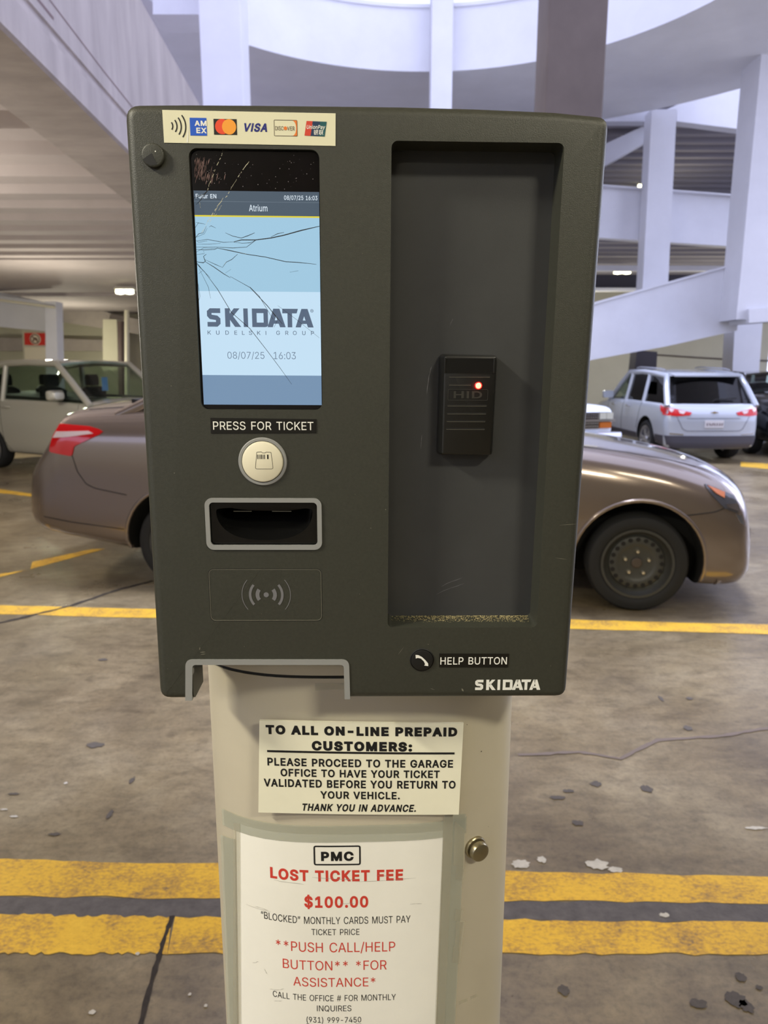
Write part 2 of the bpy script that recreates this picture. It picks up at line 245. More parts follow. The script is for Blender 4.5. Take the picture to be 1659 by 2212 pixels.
GLYPH_DATA = '23 440 242,0 326,509 377,509 294,0|10,140 19,192 400,192 391,140|64,0 147,509 198,509 115,0|40,316 49,368 429,368 421,316;24 447 202,-74 202,583 244,583 244,-74|224,-9 188,-7 156,-1 128,9 102,23 81,40 64,60 51,83 42,109 38,137 104,137 110,110 123,88 142,71 166,59 194,52 224,49 257,52 286,60 311,74 329,92 341,114 346,139 342,161 332,179 316,193 296,205 245,222 184,239 145,253 112,269 86,289 67,313 56,341 52,372 58,413 75,448 92,468 113,484 138,498 165,508 195,514 227,516 259,514 289,508 316,498 351,476 377,449 394,415 401,378 337,378 326,412 302,437 280,449 254,456 225,459 194,456 167,448 145,435 129,418 118,398 115,376 119,352 131,334 148,319 169,308 212,293 264,279 312,264 336,252 359,238 379,220 395,198 405,171 408,139 403,99 386,64 370,43 349,25 323,11 294,0 261,-7;28 273 89,207 90,244 94,283 101,324 109,364 119,403 132,441 145,477 160,510 177,539 236,539 219,503 204,466 191,428 179,390 169,351 161,313 156,276 152,241 151,207 152,176 155,145 160,115 167,83 177,50 188,16 202,-19 218,-57 236,-96 177,-96 150,-46 128,4 111,55 99,106 92,156;29 273 37,-96 56,-56 72,-18 86,18 97,52 106,85 113,116 118,147 121,177 122,207 121,241 117,276 112,313 104,351 94,390 82,428 69,466 54,503 37,539 97,539 113,510 128,477 142,441 154,403 164,364 173,323 179,283 183,244 184,207 182,156 174,104 161,53 144,3 123,-47 97,-96;2a 453 201,223 206,331 114,272 89,315 186,365 89,415 114,459 206,400 201,509 250,509 246,400 337,459 362,415 266,365 362,315 337,272 246,331 250,223;2c 188 38,-119 68,71 137,71 84,-119;2d 453 337,244 337,188 114,188 114,244;2e 188 95,-4 78,-1 63,9 53,24 50,41 53,59 63,73 78,83 95,87 113,83 128,73 138,59 141,41 138,24 128,9 113,-1;2f 249 235,533 71,-76 14,-76 178,533;30 453 227,-7 191,-3 158,7 130,24 105,48 85,77 69,113 57,155 50,202 48,254 50,306 57,353 69,395 85,431 106,461 130,484 159,502 191,512 227,516 262,512 295,502 323,484 348,461 368,431 384,395 396,353 403,306 405,254 403,202 396,155 384,113 368,77 348,48 323,24 295,7 263,-3|227,50 261,56 290,74 306,92 320,116 330,144 338,176 342,213 344,254 342,295 338,332 330,365 320,393 306,416 290,435 261,453 227,460 192,453 163,435 147,416 134,393 123,365 115,332 111,295 109,254 111,213 115,176 123,144 134,116 147,92 163,74 192,56;31 453 76,0 76,55 391,55 391,0|276,509 276,0 212,0 212,448 209,448 86,358 86,427 198,509;32 453 64,0 64,47 234,229 282,282 299,305 311,327 318,348 320,371 317,397 308,419 293,436 273,449 250,457 224,460 196,457 172,447 153,433 139,413 130,390 127,362 66,362 68,391 75,418 86,442 111,473 143,496 168,507 196,513 225,516 254,513 281,507 306,497 337,474 361,445 376,411 381,372 378,345 371,318 357,290 336,259 317,235 294,209 267,180 153,60 153,57 389,57 389,0;33 453 218,-7 188,-5 159,1 133,10 98,30 70,57 52,91 44,132 109,132 115,107 126,87 144,71 165,59 191,52 219,50 248,53 275,61 297,74 315,93 325,116 329,145 326,172 316,196 299,217 275,234 242,244 201,248 157,248 157,299 288,448 288,452 70,452 70,509 372,509 372,461 211,278 211,289 247,290 279,286 308,276 333,262 354,244 371,222 383,198 391,173 393,145 390,116 383,90 370,66 354,45 333,27 309,12 281,2 251,-5;34 453 40,105 40,158 247,509 311,509 109,166 109,163 413,163 413,105|282,0 282,121 282,146 282,318 343,318 343,0;35 453 221,-7 192,-5 165,1 140,11 108,32 83,60 66,93 60,130 122,130 127,108 138,89 154,73 173,60 196,52 221,50 250,53 276,64 298,82 314,104 324,131 328,162 324,193 314,221 297,244 275,262 248,273 218,277 192,275 167,268 145,258 128,246 67,253 96,509 366,509 366,452 151,452 134,301 136,301 155,315 178,325 203,331 229,334 263,330 294,321 321,306 345,285 364,260 379,231 388,199 391,163 388,132 381,102 369,76 352,52 332,32 309,15 282,3 253,-4;36 453 226,-7 196,-4 168,3 142,15 119,31 100,51 84,74 73,101 66,130 64,162 68,199 80,239 93,268 112,302 137,340 252,509 322,509 151,261 145,261 165,288 196,307 214,312 235,314 265,312 291,305 316,295 346,271 370,240 380,215 387,187 389,157 387,127 379,98 368,73 352,50 333,30 310,14 284,3 257,-4|226,48 254,52 279,63 299,79 314,101 324,128 327,157 324,187 314,213 299,235 279,251 254,262 226,265 198,262 174,252 153,235 138,214 128,188 125,158 128,128 138,102 153,79 174,63 198,52;37 453 97,0 323,448 323,452 62,452 62,509 391,509 391,449 165,0;38 453 226,-7 193,-5 163,1 136,11 101,33 74,62 57,96 52,135 55,166 65,195 81,220 101,241 125,256 153,265 153,267 119,282 93,308 76,342 70,380 75,417 90,450 114,477 146,498 170,508 197,514 226,516 255,514 282,508 306,498 337,477 361,450 377,417 382,380 376,342 359,308 333,282 300,267 300,265 327,256 351,241 372,220 387,195 397,166 401,135 395,96 378,62 352,33 317,11 289,1 259,-5|226,49 258,52 285,60 307,74 323,91 333,113 337,139 333,165 322,189 305,208 283,223 256,232 226,235 196,232 169,223 147,208 130,189 119,165 115,139 119,113 129,91 145,74 167,60 195,52|226,290 252,292 274,300 293,313 307,330 316,351 319,376 316,399 308,420 294,437 275,449 252,457 226,460 200,457 177,449 159,437 145,420 136,399 133,376 136,351 145,330 159,313 178,300 201,292;39 453 226,516 256,513 285,506 310,494 333,478 352,458 368,434 380,408 387,378 389,347 385,309 373,270 359,240 340,207 315,168 200,0 130,0 301,248 307,248 287,221 257,202 238,196 218,195 188,197 161,203 137,214 106,237 83,269 72,294 66,321 64,352 66,382 73,411 85,436 101,459 120,479 143,494 168,506 196,513|226,460 199,457 174,446 154,429 138,407 129,381 125,352 129,322 138,295 154,274 174,257 199,247 226,243 254,247 279,257 299,273 314,295 324,321 327,350 324,381 314,407 299,429 279,446 254,457;3a 188 95,-4 78,-1 63,9 53,24 50,41 53,59 63,73 78,83 95,87 113,83 128,73 138,59 141,41 138,24 128,9 113,-1|95,271 78,274 63,284 53,299 50,316 53,334 63,349 78,359 95,362 113,359 128,349 138,334 141,316 138,299 128,284 113,274;41 480 16,0 201,509 276,509 463,0 395,0 287,302 264,372 232,478 245,478 213,371 191,302 85,0|110,142 110,199 370,199 370,142;42 456 60,0 60,509 241,509 274,507 304,501 329,491 359,469 381,442 394,410 398,374 395,344 387,320 373,301 356,286 336,275 315,267 315,262 339,257 363,245 385,227 402,203 414,173 418,136 413,100 400,67 377,39 344,18 317,8 284,2 247,0|125,57 245,57 281,60 309,67 330,80 349,105 355,137 352,161 342,184 327,203 306,218 279,228 248,231 125,231|125,285 238,285 265,288 288,296 308,309 323,326 333,348 336,372 330,403 313,429 283,446 240,452 125,452;43 510 267,-7 225,-3 186,7 150,25 119,49 92,79 70,115 53,157 44,203 40,254 44,305 53,352 70,393 92,429 119,459 150,484 186,501 225,512 267,516 305,513 340,504 373,490 402,471 427,447 448,418 463,385 473,348 408,348 401,373 389,395 375,413 357,428 337,440 315,449 292,454 267,456 237,453 209,445 184,432 161,414 141,391 125,364 113,332 106,295 103,254 106,213 113,177 125,145 141,117 161,94 184,76 210,63 237,56 267,53 292,55 315,60 337,69 357,81 375,96 389,114 401,136 408,160 473,160 463,124 448,91 428,62 402,38 373,19 341,5 305,-4;44 502 219,0 96,0 96,57 215,57 254,60 288,68 318,81 343,99 363,122 379,149 390,181 397,216 399,255 397,294 390,329 379,361 364,388 344,410 320,428 291,441 258,449 221,452 93,452 93,509 225,509 273,505 315,495 353,478 385,455 412,426 433,391 449,351 458,306 462,255 458,205 449,159 433,119 411,83 384,54 351,31 312,14 268,3|125,509 125,0 60,0 60,509;45 419 60,0 60,509 372,509 372,452 125,452 125,286 355,286 355,229 125,229 125,57 375,57 375,0;46 410 60,0 60,509 369,509 369,452 125,452 125,278 346,278 346,221 125,221 125,0;47 520 269,-7 225,-3 185,7 149,25 118,49 91,79 69,116 53,157 43,203 40,254 43,305 53,352 69,393 91,429 117,459 149,484 184,501 223,512 265,516 304,513 340,504 374,489 403,469 429,445 449,416 465,384 474,349 408,349 399,372 387,393 373,411 356,427 337,439 315,448 291,454 265,456 236,453 209,445 183,432 160,414 141,392 125,364 113,332 106,295 103,254 106,213 113,177 125,145 141,117 161,95 184,76 210,63 238,56 269,53 309,57 345,71 374,93 396,123 407,147 413,173 415,202 434,199 283,199 283,256 478,256 478,200 475,160 466,124 451,91 431,62 406,38 377,19 344,5 308,-4;48 517 60,0 60,509 125,509 125,289 392,289 392,509 457,509 457,0 392,0 392,232 125,232 125,0;49 185 60,0 60,509 125,509 125,0;4a 396 185,-7 143,-2 106,11 75,33 52,63 38,100 33,145 33,173 98,173 98,145 104,104 122,74 149,56 185,50 220,56 248,74 266,104 272,145 272,509 336,509 336,145 332,100 318,63 294,33 263,11 227,-2;4b 467 104,145 104,216 139,261 174,303 212,344 364,509 448,509 231,276 228,276|60,0 60,509 125,509 125,334 124,225 125,193 125,0|372,0 188,259 228,309 449,0;4c 393 60,0 60,509 125,509 125,57 361,57 361,0;4d 628 60,0 60,509 152,509 277,187 287,159 299,123 311,84 322,49 307,49 318,83 330,121 342,158 352,187 476,509 568,509 568,0 504,0 504,291 504,327 505,369 506,413 507,457 513,457 498,409 482,363 467,322 456,291 342,0 286,0 170,291 159,321 145,361 129,408 112,457 119,457 120,416 121,372 122,328 122,291 122,0;4e 523 60,0 60,509 136,509 343,183 363,151 388,107 414,55 405,54 401,108 399,157 399,195 399,509 463,509 463,0 387,0 202,290 177,331 148,381 108,452 119,454 122,384 124,328 125,291 125,0;4f 533 267,-7 225,-3 186,7 150,25 119,49 92,79 70,115 53,157 44,203 40,254 44,305 53,352 70,393 92,429 119,459 150,484 186,501 225,512 267,516 309,512 348,501 384,484 415,459 442,429 464,393 480,352 490,305 493,254 490,203 480,157 464,115 442,79 415,49 384,25 348,7 309,-3|267,53 296,55 324,63 349,76 372,94 392,116 408,144 420,176 428,213 430,254 428,295 420,332 408,365 392,392 372,415 349,433 324,446 296,453 267,456 237,453 210,445 184,433 161,415 142,392 125,364 113,332 106,295 103,254 106,213 113,176 125,144 142,117 161,94 184,76 210,63 237,55;50 445 60,0 60,509 235,509 272,506 305,499 332,487 356,471 375,452 390,430 400,404 407,377 409,348 407,318 400,291 390,265 375,243 356,223 332,207 305,195 272,188 235,186 109,186 109,242 233,242 269,246 297,256 318,272 333,294 342,319 344,348 342,376 333,402 318,423 297,439 268,449 232,452 125,452 125,0;51 533 245,159 313,159 369,85 384,65 468,-48 401,-48 346,27 331,46|267,-7 225,-3 186,7 150,25 119,49 92,79 70,115 53,157 44,203 40,254 44,305 53,352 70,393 92,429 119,459 150,484 186,501 225,512 267,516 309,512 348,501 384,484 415,459 442,429 464,393 480,352 490,305 493,254 490,203 480,157 464,115 442,79 415,49 384,25 348,7 309,-3|267,53 296,55 324,63 349,76 372,94 392,116 408,144 420,176 428,213 430,254 428,295 420,332 408,365 392,392 372,415 349,433 324,446 296,453 267,456 237,453 210,445 184,433 161,415 142,392 125,364 113,332 106,295 103,254 106,213 113,176 125,144 142,117 161,94 184,76 210,63 237,55;52 449 60,0 60,509 236,509 273,506 305,500 333,489 367,465 390,433 401,408 407,381 409,352 407,323 401,296 390,271 367,240 333,217 305,206 273,200 236,198 96,198 96,255 234,255 269,258 298,267 319,281 334,300 342,324 345,352 342,380 334,405 319,425 298,440 269,449 233,452 125,452 125,0|353,0 230,229 303,229 428,0;53 447 224,-9 188,-7 156,-1 128,9 102,23 81,40 64,60 51,83 42,109 38,137 104,137 110,110 123,88 142,71 166,59 194,52 224,49 257,52 286,60 311,74 329,92 341,114 346,139 342,161 332,179 316,193 296,205 245,222 184,239 145,253 112,269 86,289 67,313 56,341 52,372 58,413 75,448 92,468 113,484 138,498 165,508 195,514 227,516 259,514 289,508 316,498 351,476 377,449 394,415 401,378 337,378 326,412 302,437 280,449 254,456 225,459 194,456 167,448 145,435 129,418 118,398 115,376 119,352 131,334 148,319 169,308 212,293 264,279 312,264 336,252 359,238 379,220 395,198 405,171 408,139 403,99 386,64 370,43 349,25 323,11 294,0 261,-7;54 449 32,452 32,509 417,509 417,452 257,452 257,0 193,0 193,452;55 517 259,-8 220,-6 186,2 154,15 126,33 103,55 85,80 71,108 63,140 60,173 60,509 124,509 124,178 128,144 141,113 160,87 187,68 220,56 259,52 298,56 331,68 357,87 377,113 389,144 393,178 393,509 457,509 457,173 454,140 446,108 433,80 414,55 391,33 363,15 332,2 297,-6;56 480 204,0 16,509 84,509 192,206 215,137 248,31 235,31 267,138 290,206 395,509 463,509 278,0;57 686 155,0 16,509 82,509 163,196 175,145 187,94 197,40 189,40 200,94 211,145 224,196 306,509 380,509 462,196 474,145 486,94 497,40 488,40 499,94 510,145 523,196 603,509 670,509 530,0 455,0 368,323 351,391 336,475 350,475 335,395 318,323 230,0;58 474 18,0 217,284 217,236 29,509 104,509 178,400 204,361 223,329 243,292 232,292 252,329 272,361 298,400 374,509 446,509 259,239 259,287 456,0 382,0 292,129 268,165 250,195 230,231 244,231 225,196 206,166 182,129 91,0;59 472 203,0 203,208 16,509 91,509 192,344 222,292 250,230 224,230 251,293 280,344 381,509 455,509 268,208 268,0;5a 438 42,0 42,46 273,385 306,431 341,476 348,454 285,452 223,452 40,452 40,509 397,509 397,462 169,129 134,81 97,33 90,54 152,57 214,57 399,57 399,0;61 389 160,-9 126,-5 94,5 68,22 48,45 35,73 30,108 34,138 43,161 58,179 78,193 100,203 125,211 178,220 234,227 265,235 276,255 276,257 273,279 267,297 256,311 240,322 220,329 196,331 171,329 149,322 118,301 100,274 41,291 57,322 79,346 104,364 133,375 163,382 194,384 239,379 263,372 286,360 306,343 322,320 333,290 337,251 337,0 277,0 277,52 272,52 252,25 236,12 215,1 190,-6|170,45 202,49 228,59 248,74 263,93 272,115 276,138 276,190 259,182 231,176 200,171 175,168 134,159 117,150 103,139 95,124 92,105 94,87 102,72 114,61 130,52 149,47;65 404 212,-8 177,-5 145,3 117,16 92,35 72,58 56,85 44,116 37,150 34,187 36,224 44,258 55,290 71,317 91,340 115,359 142,373 172,382 205,384 236,382 266,374 294,361 319,341 341,315 357,282 365,256 370,227 371,194 371,169 75,169 75,221 338,221 310,202 307,237 298,269 283,294 263,314 237,326 205,330 173,326 146,313 125,294 109,270 99,241 96,211 96,178 100,139 110,106 128,80 151,61 179,50 212,46 234,48 254,53 271,61 285,73 297,88 306,105 365,91 353,63 335,39 311,19 283,4 249,-5;66 254 228,379 228,327 6,327 6,379|81,0 81,432 84,461 96,486 113,505 135,519 161,527 187,530 222,527 243,521 227,468 215,472 195,474 171,470 154,460 145,443 142,419 142,0;69 167 53,0 53,379 114,379 114,0|84,443 67,446 54,455 44,468 41,483 44,499 54,512 67,521 84,524 100,521 114,512 123,499 126,483 123,468 114,455 100,446;6d 610 53,0 53,379 112,379 112,295 108,295 118,323 132,346 151,363 172,376 195,384 219,386 257,380 287,361 309,331 321,295 312,295 322,321 337,343 357,361 381,375 407,383 437,386 468,383 497,372 522,354 541,328 553,296 557,255 557,0 496,0 496,254 490,289 473,313 447,326 419,330 395,328 374,320 358,307 345,290 338,270 335,247 335,0 274,0 274,260 269,288 253,311 229,326 199,330 178,328 158,320 140,307 126,289 117,266 114,238 114,0;6e 410 114,227 114,0 53,0 53,379 112,379 112,287 102,287 116,319 132,344 152,362 187,379 227,384 264,380 295,369 321,349 341,321 350,298 355,271 357,240 357,0 296,0 296,235 290,275 273,304 246,323 210,329 184,326 161,317 141,303 126,283 117,257;6f 415 207,-8 174,-5 144,3 117,16 93,35 72,58 56,85 44,116 37,150 34,187 37,225 44,260 56,291 72,318 93,341 117,360 144,374 174,382 207,384 241,382 271,374 299,360 323,341 343,318 359,291 371,260 379,225 381,187 379,150 371,116 359,85 343,58 323,35 299,16 271,3 241,-5|207,46 242,51 270,66 292,89 307,117 316,151 319,187 316,224 307,258 292,287 270,310 242,325 207,330 173,325 145,310 124,287 108,258 99,224 96,187 99,151 108,117 124,89 145,66 173,51;72 259 53,0 53,379 112,379 112,321 115,321 130,347 152,367 181,380 213,385 229,384 243,384 243,322 230,324 207,326 182,323 159,315 140,301 126,284 117,262 114,237 114,0;73 365 182,-8 145,-5 112,3 84,18 62,38 45,63 36,94 94,107 105,79 124,60 150,49 181,45 217,50 244,62 262,81 268,103 265,121 254,136 237,147 212,155 149,170 118,180 92,192 72,208 53,237 47,274 51,305 65,332 87,354 115,370 149,381 187,384 223,381 254,372 279,358 299,339 314,316 324,290 268,277 258,298 243,316 219,328 187,333 156,329 131,317 114,299 109,277 112,258 124,243 144,232 172,223 229,209 261,200 287,187 306,171 325,142 331,107 326,75 312,47 290,24 260,6 223,-5;74 227 204,379 204,327 6,327 6,379|65,471 126,471 126,98 128,76 136,61 150,53 170,50 185,51 202,54 213,2 192,-3 168,-4 138,-1 113,7 92,21 72,52 65,93;75 410 182,-5 146,-1 115,11 89,31 69,59 60,82 54,109 53,139 53,379 114,379 114,144 119,105 137,75 164,56 200,50 226,53 249,62 268,77 283,97 293,122 296,153 296,379 357,379 357,0 298,0 298,92 307,92 294,60 277,35 257,17 222,0;79 389 47,-139 61,-86 71,-87 104,-89 118,-84 130,-74 141,-58 151,-36 163,-1 17,379 84,379 165,155 187,87 206,21 184,21 202,87 224,155 305,379 371,379 204,-58 191,-85 177,-107 159,-124 139,-136 117,-143 91,-145 65,-143;ae 463 231,118 192,122 154,134 121,152 91,177 67,206 48,240 37,277 33,317 37,357 48,394 67,428 91,457 121,482 154,500 192,512 231,516 271,512 309,500 343,482 372,457 396,428 415,394 426,357 430,317 426,277 415,240 396,206 372,177 343,152 309,134 271,122|231,166 271,171 307,187 338,210 362,241 377,277 382,317 377,357 362,393 338,423 307,447 271,462 231,467 192,462 156,447 125,423 101,393 86,357 81,317 86,277 101,241 125,210 156,187 192,171|273,226 228,312 273,312 319,226|161,226 161,409 253,409 279,402 302,383 309,368 311,350 309,332 302,316 278,295 250,287 185,287 185,319 239,319 257,327 267,350 264,364 257,372 239,378 203,378 203,226;201c 300 52,318 104,509 151,509 121,318|175,318 228,509 274,509 244,318;201d 300 52,318 82,509 151,509 98,318|175,318 205,509 274,509 222,318'
# letter outlines (advance, closed outlines) in thousandths of the letter size
GLYPHS = {}
for _g in GLYPH_DATA.split(';'):
    _c, _a, _o = _g.split(' ', 2)
    GLYPHS[chr(int(_c, 16))] = (int(_a), [[tuple(float(t) / 1000 for t in p.split(',')) for p in q.split(' ')] for q in _o.split('|')])
_tc = {}
def _fill(polys):
    """triangles inside the outlines by the non-zero winding rule"""
    V = []; E = []
    for P in polys:
        k = len(V); V += [V3(p).to_2d() for p in P]; E += [(k + i, k + (i + 1) % len(P)) for i in range(len(P))]
    v, e, f, *_ = delaunay_2d_cdt(V, E, [], 1, 1e-6)
    def wind(x, y):
        w = 0
        for P in polys:
            for i in range(len(P)):
                (x0, y0), (x1, y1) = P[i - 1], P[i]
                if (y0 <= y) != (y1 <= y):
                    s = (x1 - x0) * (y - y0) - (x - x0) * (y1 - y0)
                    if y1 > y0 and s > 0: w += 1
                    elif y1 <= y0 and s < 0: w -= 1
        return w
    keep = [tuple(t) for t in f if wind(sum(v[i].x for i in t) / 3, sum(v[i].y for i in t) / 3)]
    return [(p.x, p.y) for p in v], keep
def thicken(P, d, sgn):
    """moves a closed outline sideways by d, corners mitred with a limit"""
    n = len(P); out = []
    for i in range(n):
        p = V3(P[i]).to_2d(); a = p - V3(P[i - 1]).to_2d(); b = V3(P[(i + 1) % n]).to_2d() - p
        n1 = V3((-a.y, a.x)).normalized(); n2 = V3((-b.y, b.x)).normalized(); k = n1 + n2
        if k.length < 1e-4: out.append(tuple(p)); continue
        k.normalize(); out.append(tuple(p + k * (sgn * d / max(k.dot(n1), 0.6))))
    return out
def glyph(ch, bold):
    if (ch, bold) not in _tc:
        V, F = [], []; O = GLYPHS[ch][1]
        if bold:
            area = lambda P: sum(P[i - 1][0] * P[i][1] - P[i][0] * P[i - 1][1] for i in range(len(P))) / 2
            sg = 1 if area(max(O, key=lambda P: abs(area(P)))) < 0 else -1
            O = [thicken(P, bold, sg) for P in O]
        V, F = _fill(O)
        _tc[ch, bold] = (V, F)
    return _tc[ch, bold]
def text_mesh(s, bold=0.0, shear=0.0, space=1.0):
    V, F = [], []; x = 0.0
    for ch in s:
        if ch == ' ': x += 0.28 * space; continue
        v, f = glyph(ch, bold); F += [tuple(i + len(V) for i in q) for q in f]
        V += [(x + p + shear * q, q) for p, q in v]; x += GLYPHS[ch][0] / 1000 * space + 2 * bold
    return V, F
def put_text(mb, s, rect, fn, bold=0.0, shear=0.0, space=1.0):
    """fits the inked box of the text into rect (u0,v0,u1,v1); fn maps (u,v) to a point"""
    vs, fs = text_mesh(s, bold, shear, space)
    x0 = min(v[0] for v in vs); x1 = max(v[0] for v in vs); y0 = min(v[1] for v in vs); y1 = max(v[1] for v in vs)
    u0, v0, u1, v1 = rect
    mb.add([fn(u0 + (x - x0) / (x1 - x0) * (u1 - u0), v0 + (y - y0) / (y1 - y0) * (v1 - v0)) for x, y in vs], fs)

def stroke(poly, w):
    """a polyline thickened to quads in 2d"""
    out = []
    for a, b in zip(poly, poly[1:]):
        a = V3(a).to_2d(); b = V3(b).to_2d(); d = (b - a)
        if d.length < 1e-9: continue
        n = V3((-d.y, d.x)).normalized() * w / 2
        out.append([tuple(a + n), tuple(a - n), tuple(b - n), tuple(b + n)])
    return out
def arc(u, v, r, a0, a1, n=14): return [(u + r * math.cos(math.radians(a0 + (a1 - a0) * k / n)), v + r * math.sin(math.radians(a0 + (a1 - a0) * k / n))) for k in range(n + 1)]
def band(pts, w):
    """mitred ribbon along a polyline: list of quads that share their edges"""
    n = len(pts); L = []
    for i in range(n):
        a = V3(pts[max(i - 1, 0)]).to_2d(); b = V3(pts[min(i + 1, n - 1)]).to_2d(); d = (b - a).normalized()
        q = w[i] if isinstance(w, (list, tuple)) else w
        L.append((V3(pts[i]).to_2d() + V3((-d.y, d.x)) * q / 2, V3(pts[i]).to_2d() - V3((-d.y, d.x)) * q / 2))
    return [[tuple(L[i][0]), tuple(L[i][1]), tuple(L[i + 1][1]), tuple(L[i + 1][0])] for i in range(n - 1)]

# ------------------------------------------------------------------ materials of the machine
m_house = M('housing_plastic', (57, 58, 50), rough=0.44, bump=(1700, 0.5, 0.0004), noise=(420, 0.25))
m_panel = M('recess_panel_plastic', (62, 63, 64), rough=0.36, noise=(30, 0.12), bump=(1400, 0.15, 0.0003))
m_trim = M('grey_trim', (142, 143, 142), rough=0.45)
m_blk = M('black_gloss', (14, 14, 14), rough=0.16, coat=0.3)
m_blkm = M('black_matt', (17, 17, 17), rough=0.5)
m_reader = M('reader_plastic', (22, 22, 21), rough=0.3, coat=0.15)
m_glass = M('screen_glass', (12, 8, 11), rough=0.12, noise=(60, 0.6), spec=0.6)
m_white = M('white_print', (232, 232, 225), rough=0.6)
m_black_ink = M('black_ink', (14, 14, 16), rough=0.6)
m_red_ink = M('red_ink', (205, 62, 48), rough=0.6)
m_stick = M('sticker_vinyl', (222, 219, 190), rough=0.38)
m_button = M('button_plastic', (226, 220, 196), rough=0.3, coat=0.3)
m_icon = M('grey_icon_print', (112, 112, 116), rough=0.5)
m_label = M('black_label', (20, 19, 16), rough=0.35)
m_dust = M('dust', (176, 164, 120), rough=0.95, noise=(900, 0.55))
m_scuff = M('scuff', (120, 118, 104), rough=0.8)
m_post = M('post_paint', (200, 192, 172), rough=0.42, metal=0.12, noise=(5, 0.10), bump=(700, 0.2, 0.0002))
m_paper = M('paper', (240, 238, 228), rough=0.75, noise=(14, 0.05))
m_sign = M('sign_plastic', (238, 235, 212), rough=0.5, noise=(20, 0.05))
m_lock = M('lock_metal', (150, 140, 112), rough=0.28, metal=0.85)
m_tape = film_mat('packing_tape', (188, 190, 174), 0.42)
m_tape2 = film_mat('clear_tape', (196, 192, 172), 0.28)
def em(name, c, s=1.0): return M(name, c, rough=0.25, emit=s, spec=0.2)
def scr(name, c):
    m = M(name, c, rough=0.2, emit=1.0, spec=0.3)
    m.node_tree.nodes['Principled BSDF'].inputs['Base Color'].default_value = (0.01, 0.01, 0.01, 1)
    return m
s_head = scr('screen_slate', (76, 90, 104)); s_blue = scr('screen_blue', (160, 200, 224)); s_white = scr('screen_white', (196, 224, 244))
s_foot = scr('screen_foot', (118, 146, 176)); s_yel = scr('screen_yellow', (222, 206, 60)); s_txt = scr('screen_text', (222, 234, 244)); s_logo = scr('screen_logo', (88, 104, 126))

# ------------------------------------------------------------------ the ticket machine (face frame in mm: u right, v up, d towards the driver)
FO = V3((-0.01443, 0.56601, 1.50559)); FU = V3((0.99972, 0.02282, -0.00603)); FV = V3((0.00656, -0.02286, 0.99972)); FN = V3((0.02268, -0.99948, -0.02300))
def fp(u, v, d=0.0): return FO + FU * (u / 1000) + FV * (v / 1000) + FN * (d / 1000)
def fprism(mb, poly, d0, d1, bev=0.0, n=4):
    """polygon on the face from depth d0 to d1 with a rounded front edge"""
    rings = [[fp(u, v, d0) for u, v in poly]]
    if bev:
        for k in range(n + 1):
            t = PI / 2 * k / n
            q = inset(poly, bev * (1 - math.cos(t)))
            rings.append([fp(u, v, d1 - bev + bev * math.sin(t)) for u, v in q])
    else: rings.append([fp(u, v, d1) for u, v in poly])
    mb.rings(rings); return mb
def fquads(mb, quads, d):
    for q in quads: mb.face([fp(u, v, d) for u, v in q])
def ftext(mb, s, rect, d, **k): put_text(mb, s, rect, lambda u, v: fp(u, v, d), **k)
def frame_ring(mb, outer, inner, d0, d1):
    """flat frame between two polygons with the same number of points"""
    n = len(outer)
    A = [mb.bm.verts.new(fp(u, v, d1)) for u, v in outer]; B = [mb.bm.verts.new(fp(u, v, d1)) for u, v in inner]
    C = [mb.bm.verts.new(fp(u, v, d0)) for u, v in outer]; D = [mb.bm.verts.new(fp(u, v, d0)) for u, v in inner]
    for i in range(n):
        j = (i + 1) % n
        for q in ((A[i], A[j], B[j], B[i]), (C[i], D[i], D[j], C[j]), (A[i], C[i], C[j], A[j]), (B[i], B[j], D[j], D[i])): mb.bm.faces.new(q)

TM = thing('ticket_machine', 'dark olive ticket machine with cracked screen on a silver post', 'ticket machine', (-0.0213, 0.74, 0))
def tpart(mb, name, mat, parent=None, **k): return mb.build(name, mat, parent or TM, world=True, **k)

# housing with its recesses cut out
outline = round_poly([(-178.12, -255.85), (176.18, -255.95), (179.14, 208.4), (138.1, 211.38), (80.49, 212.9), (23.27, 213.5), (-83.61, 213.17), (-130.06, 212.77), (-174.72, 211.86)], [9.5, 9.5, 9.5, 0, 0, 0, 0, 0, 11])
mb = MB(); rings = []
for d, i in ((-165, 5), (-160, 2), (-150, 0), (-60, 0)): rings.append([fp(u, v, d) for u, v in inset(outline, i)])
for k in range(9):
    t = PI / 2 * k / 8
    rings.append([fp(u, v, -7.5 + 7.5 * math.sin(t)) for u, v in inset(outline, 7.5 * (1 - math.cos(t)))])
mb.rings(rings); house = tpart(mb, 'housing', m_house, smooth=0)
def cutter(poly, d0, d1, mat=None, poly0=None):
    mb = MB(); mb.rings([[fp(u, v, d0) for u, v in (poly0 or poly)], [fp(u, v, d1) for u, v in poly]])
    o = tpart(mb, 'cutter', mat or m_house, smooth=0); return o
REC = (18.4, -190.8, 146.6, 189.7)
SCRN = (-129.4, -6.6, -34.2, 182.6)
rec_front = rr(*REC, 5)
cuts = [cutter(rec_front, -24, 12, poly0=rr(REC[0] + 1, REC[1] + 3, REC[2] - 1.5, REC[3] - 1, 4)),
        cutter(rr(*SCRN, 6), -4.5, 12),
        cutter([(-148.0, -300), (-18.1, -300), (-18.1, -226), (-22, -222.4), (-144, -222.4), (-148.0, -226)], -60, 20),
        cutter(rr(*(-127.11, -117.35, -39.11, -80.78), 3.5), -32, 12),
        cutter(circ(*(-82.39, -47.81), 17.2), -6, 12)]
cuts.append(cutter([(-300, -300), (300, -300), (300, -219), (-300, -219)], -300, -36))
jm = MB()
for c_ in cuts[:-1]:
    jm.bm.from_mesh(c_.data); d_ = c_.data; bpy.data.objects.remove(c_); bpy.data.meshes.remove(d_)
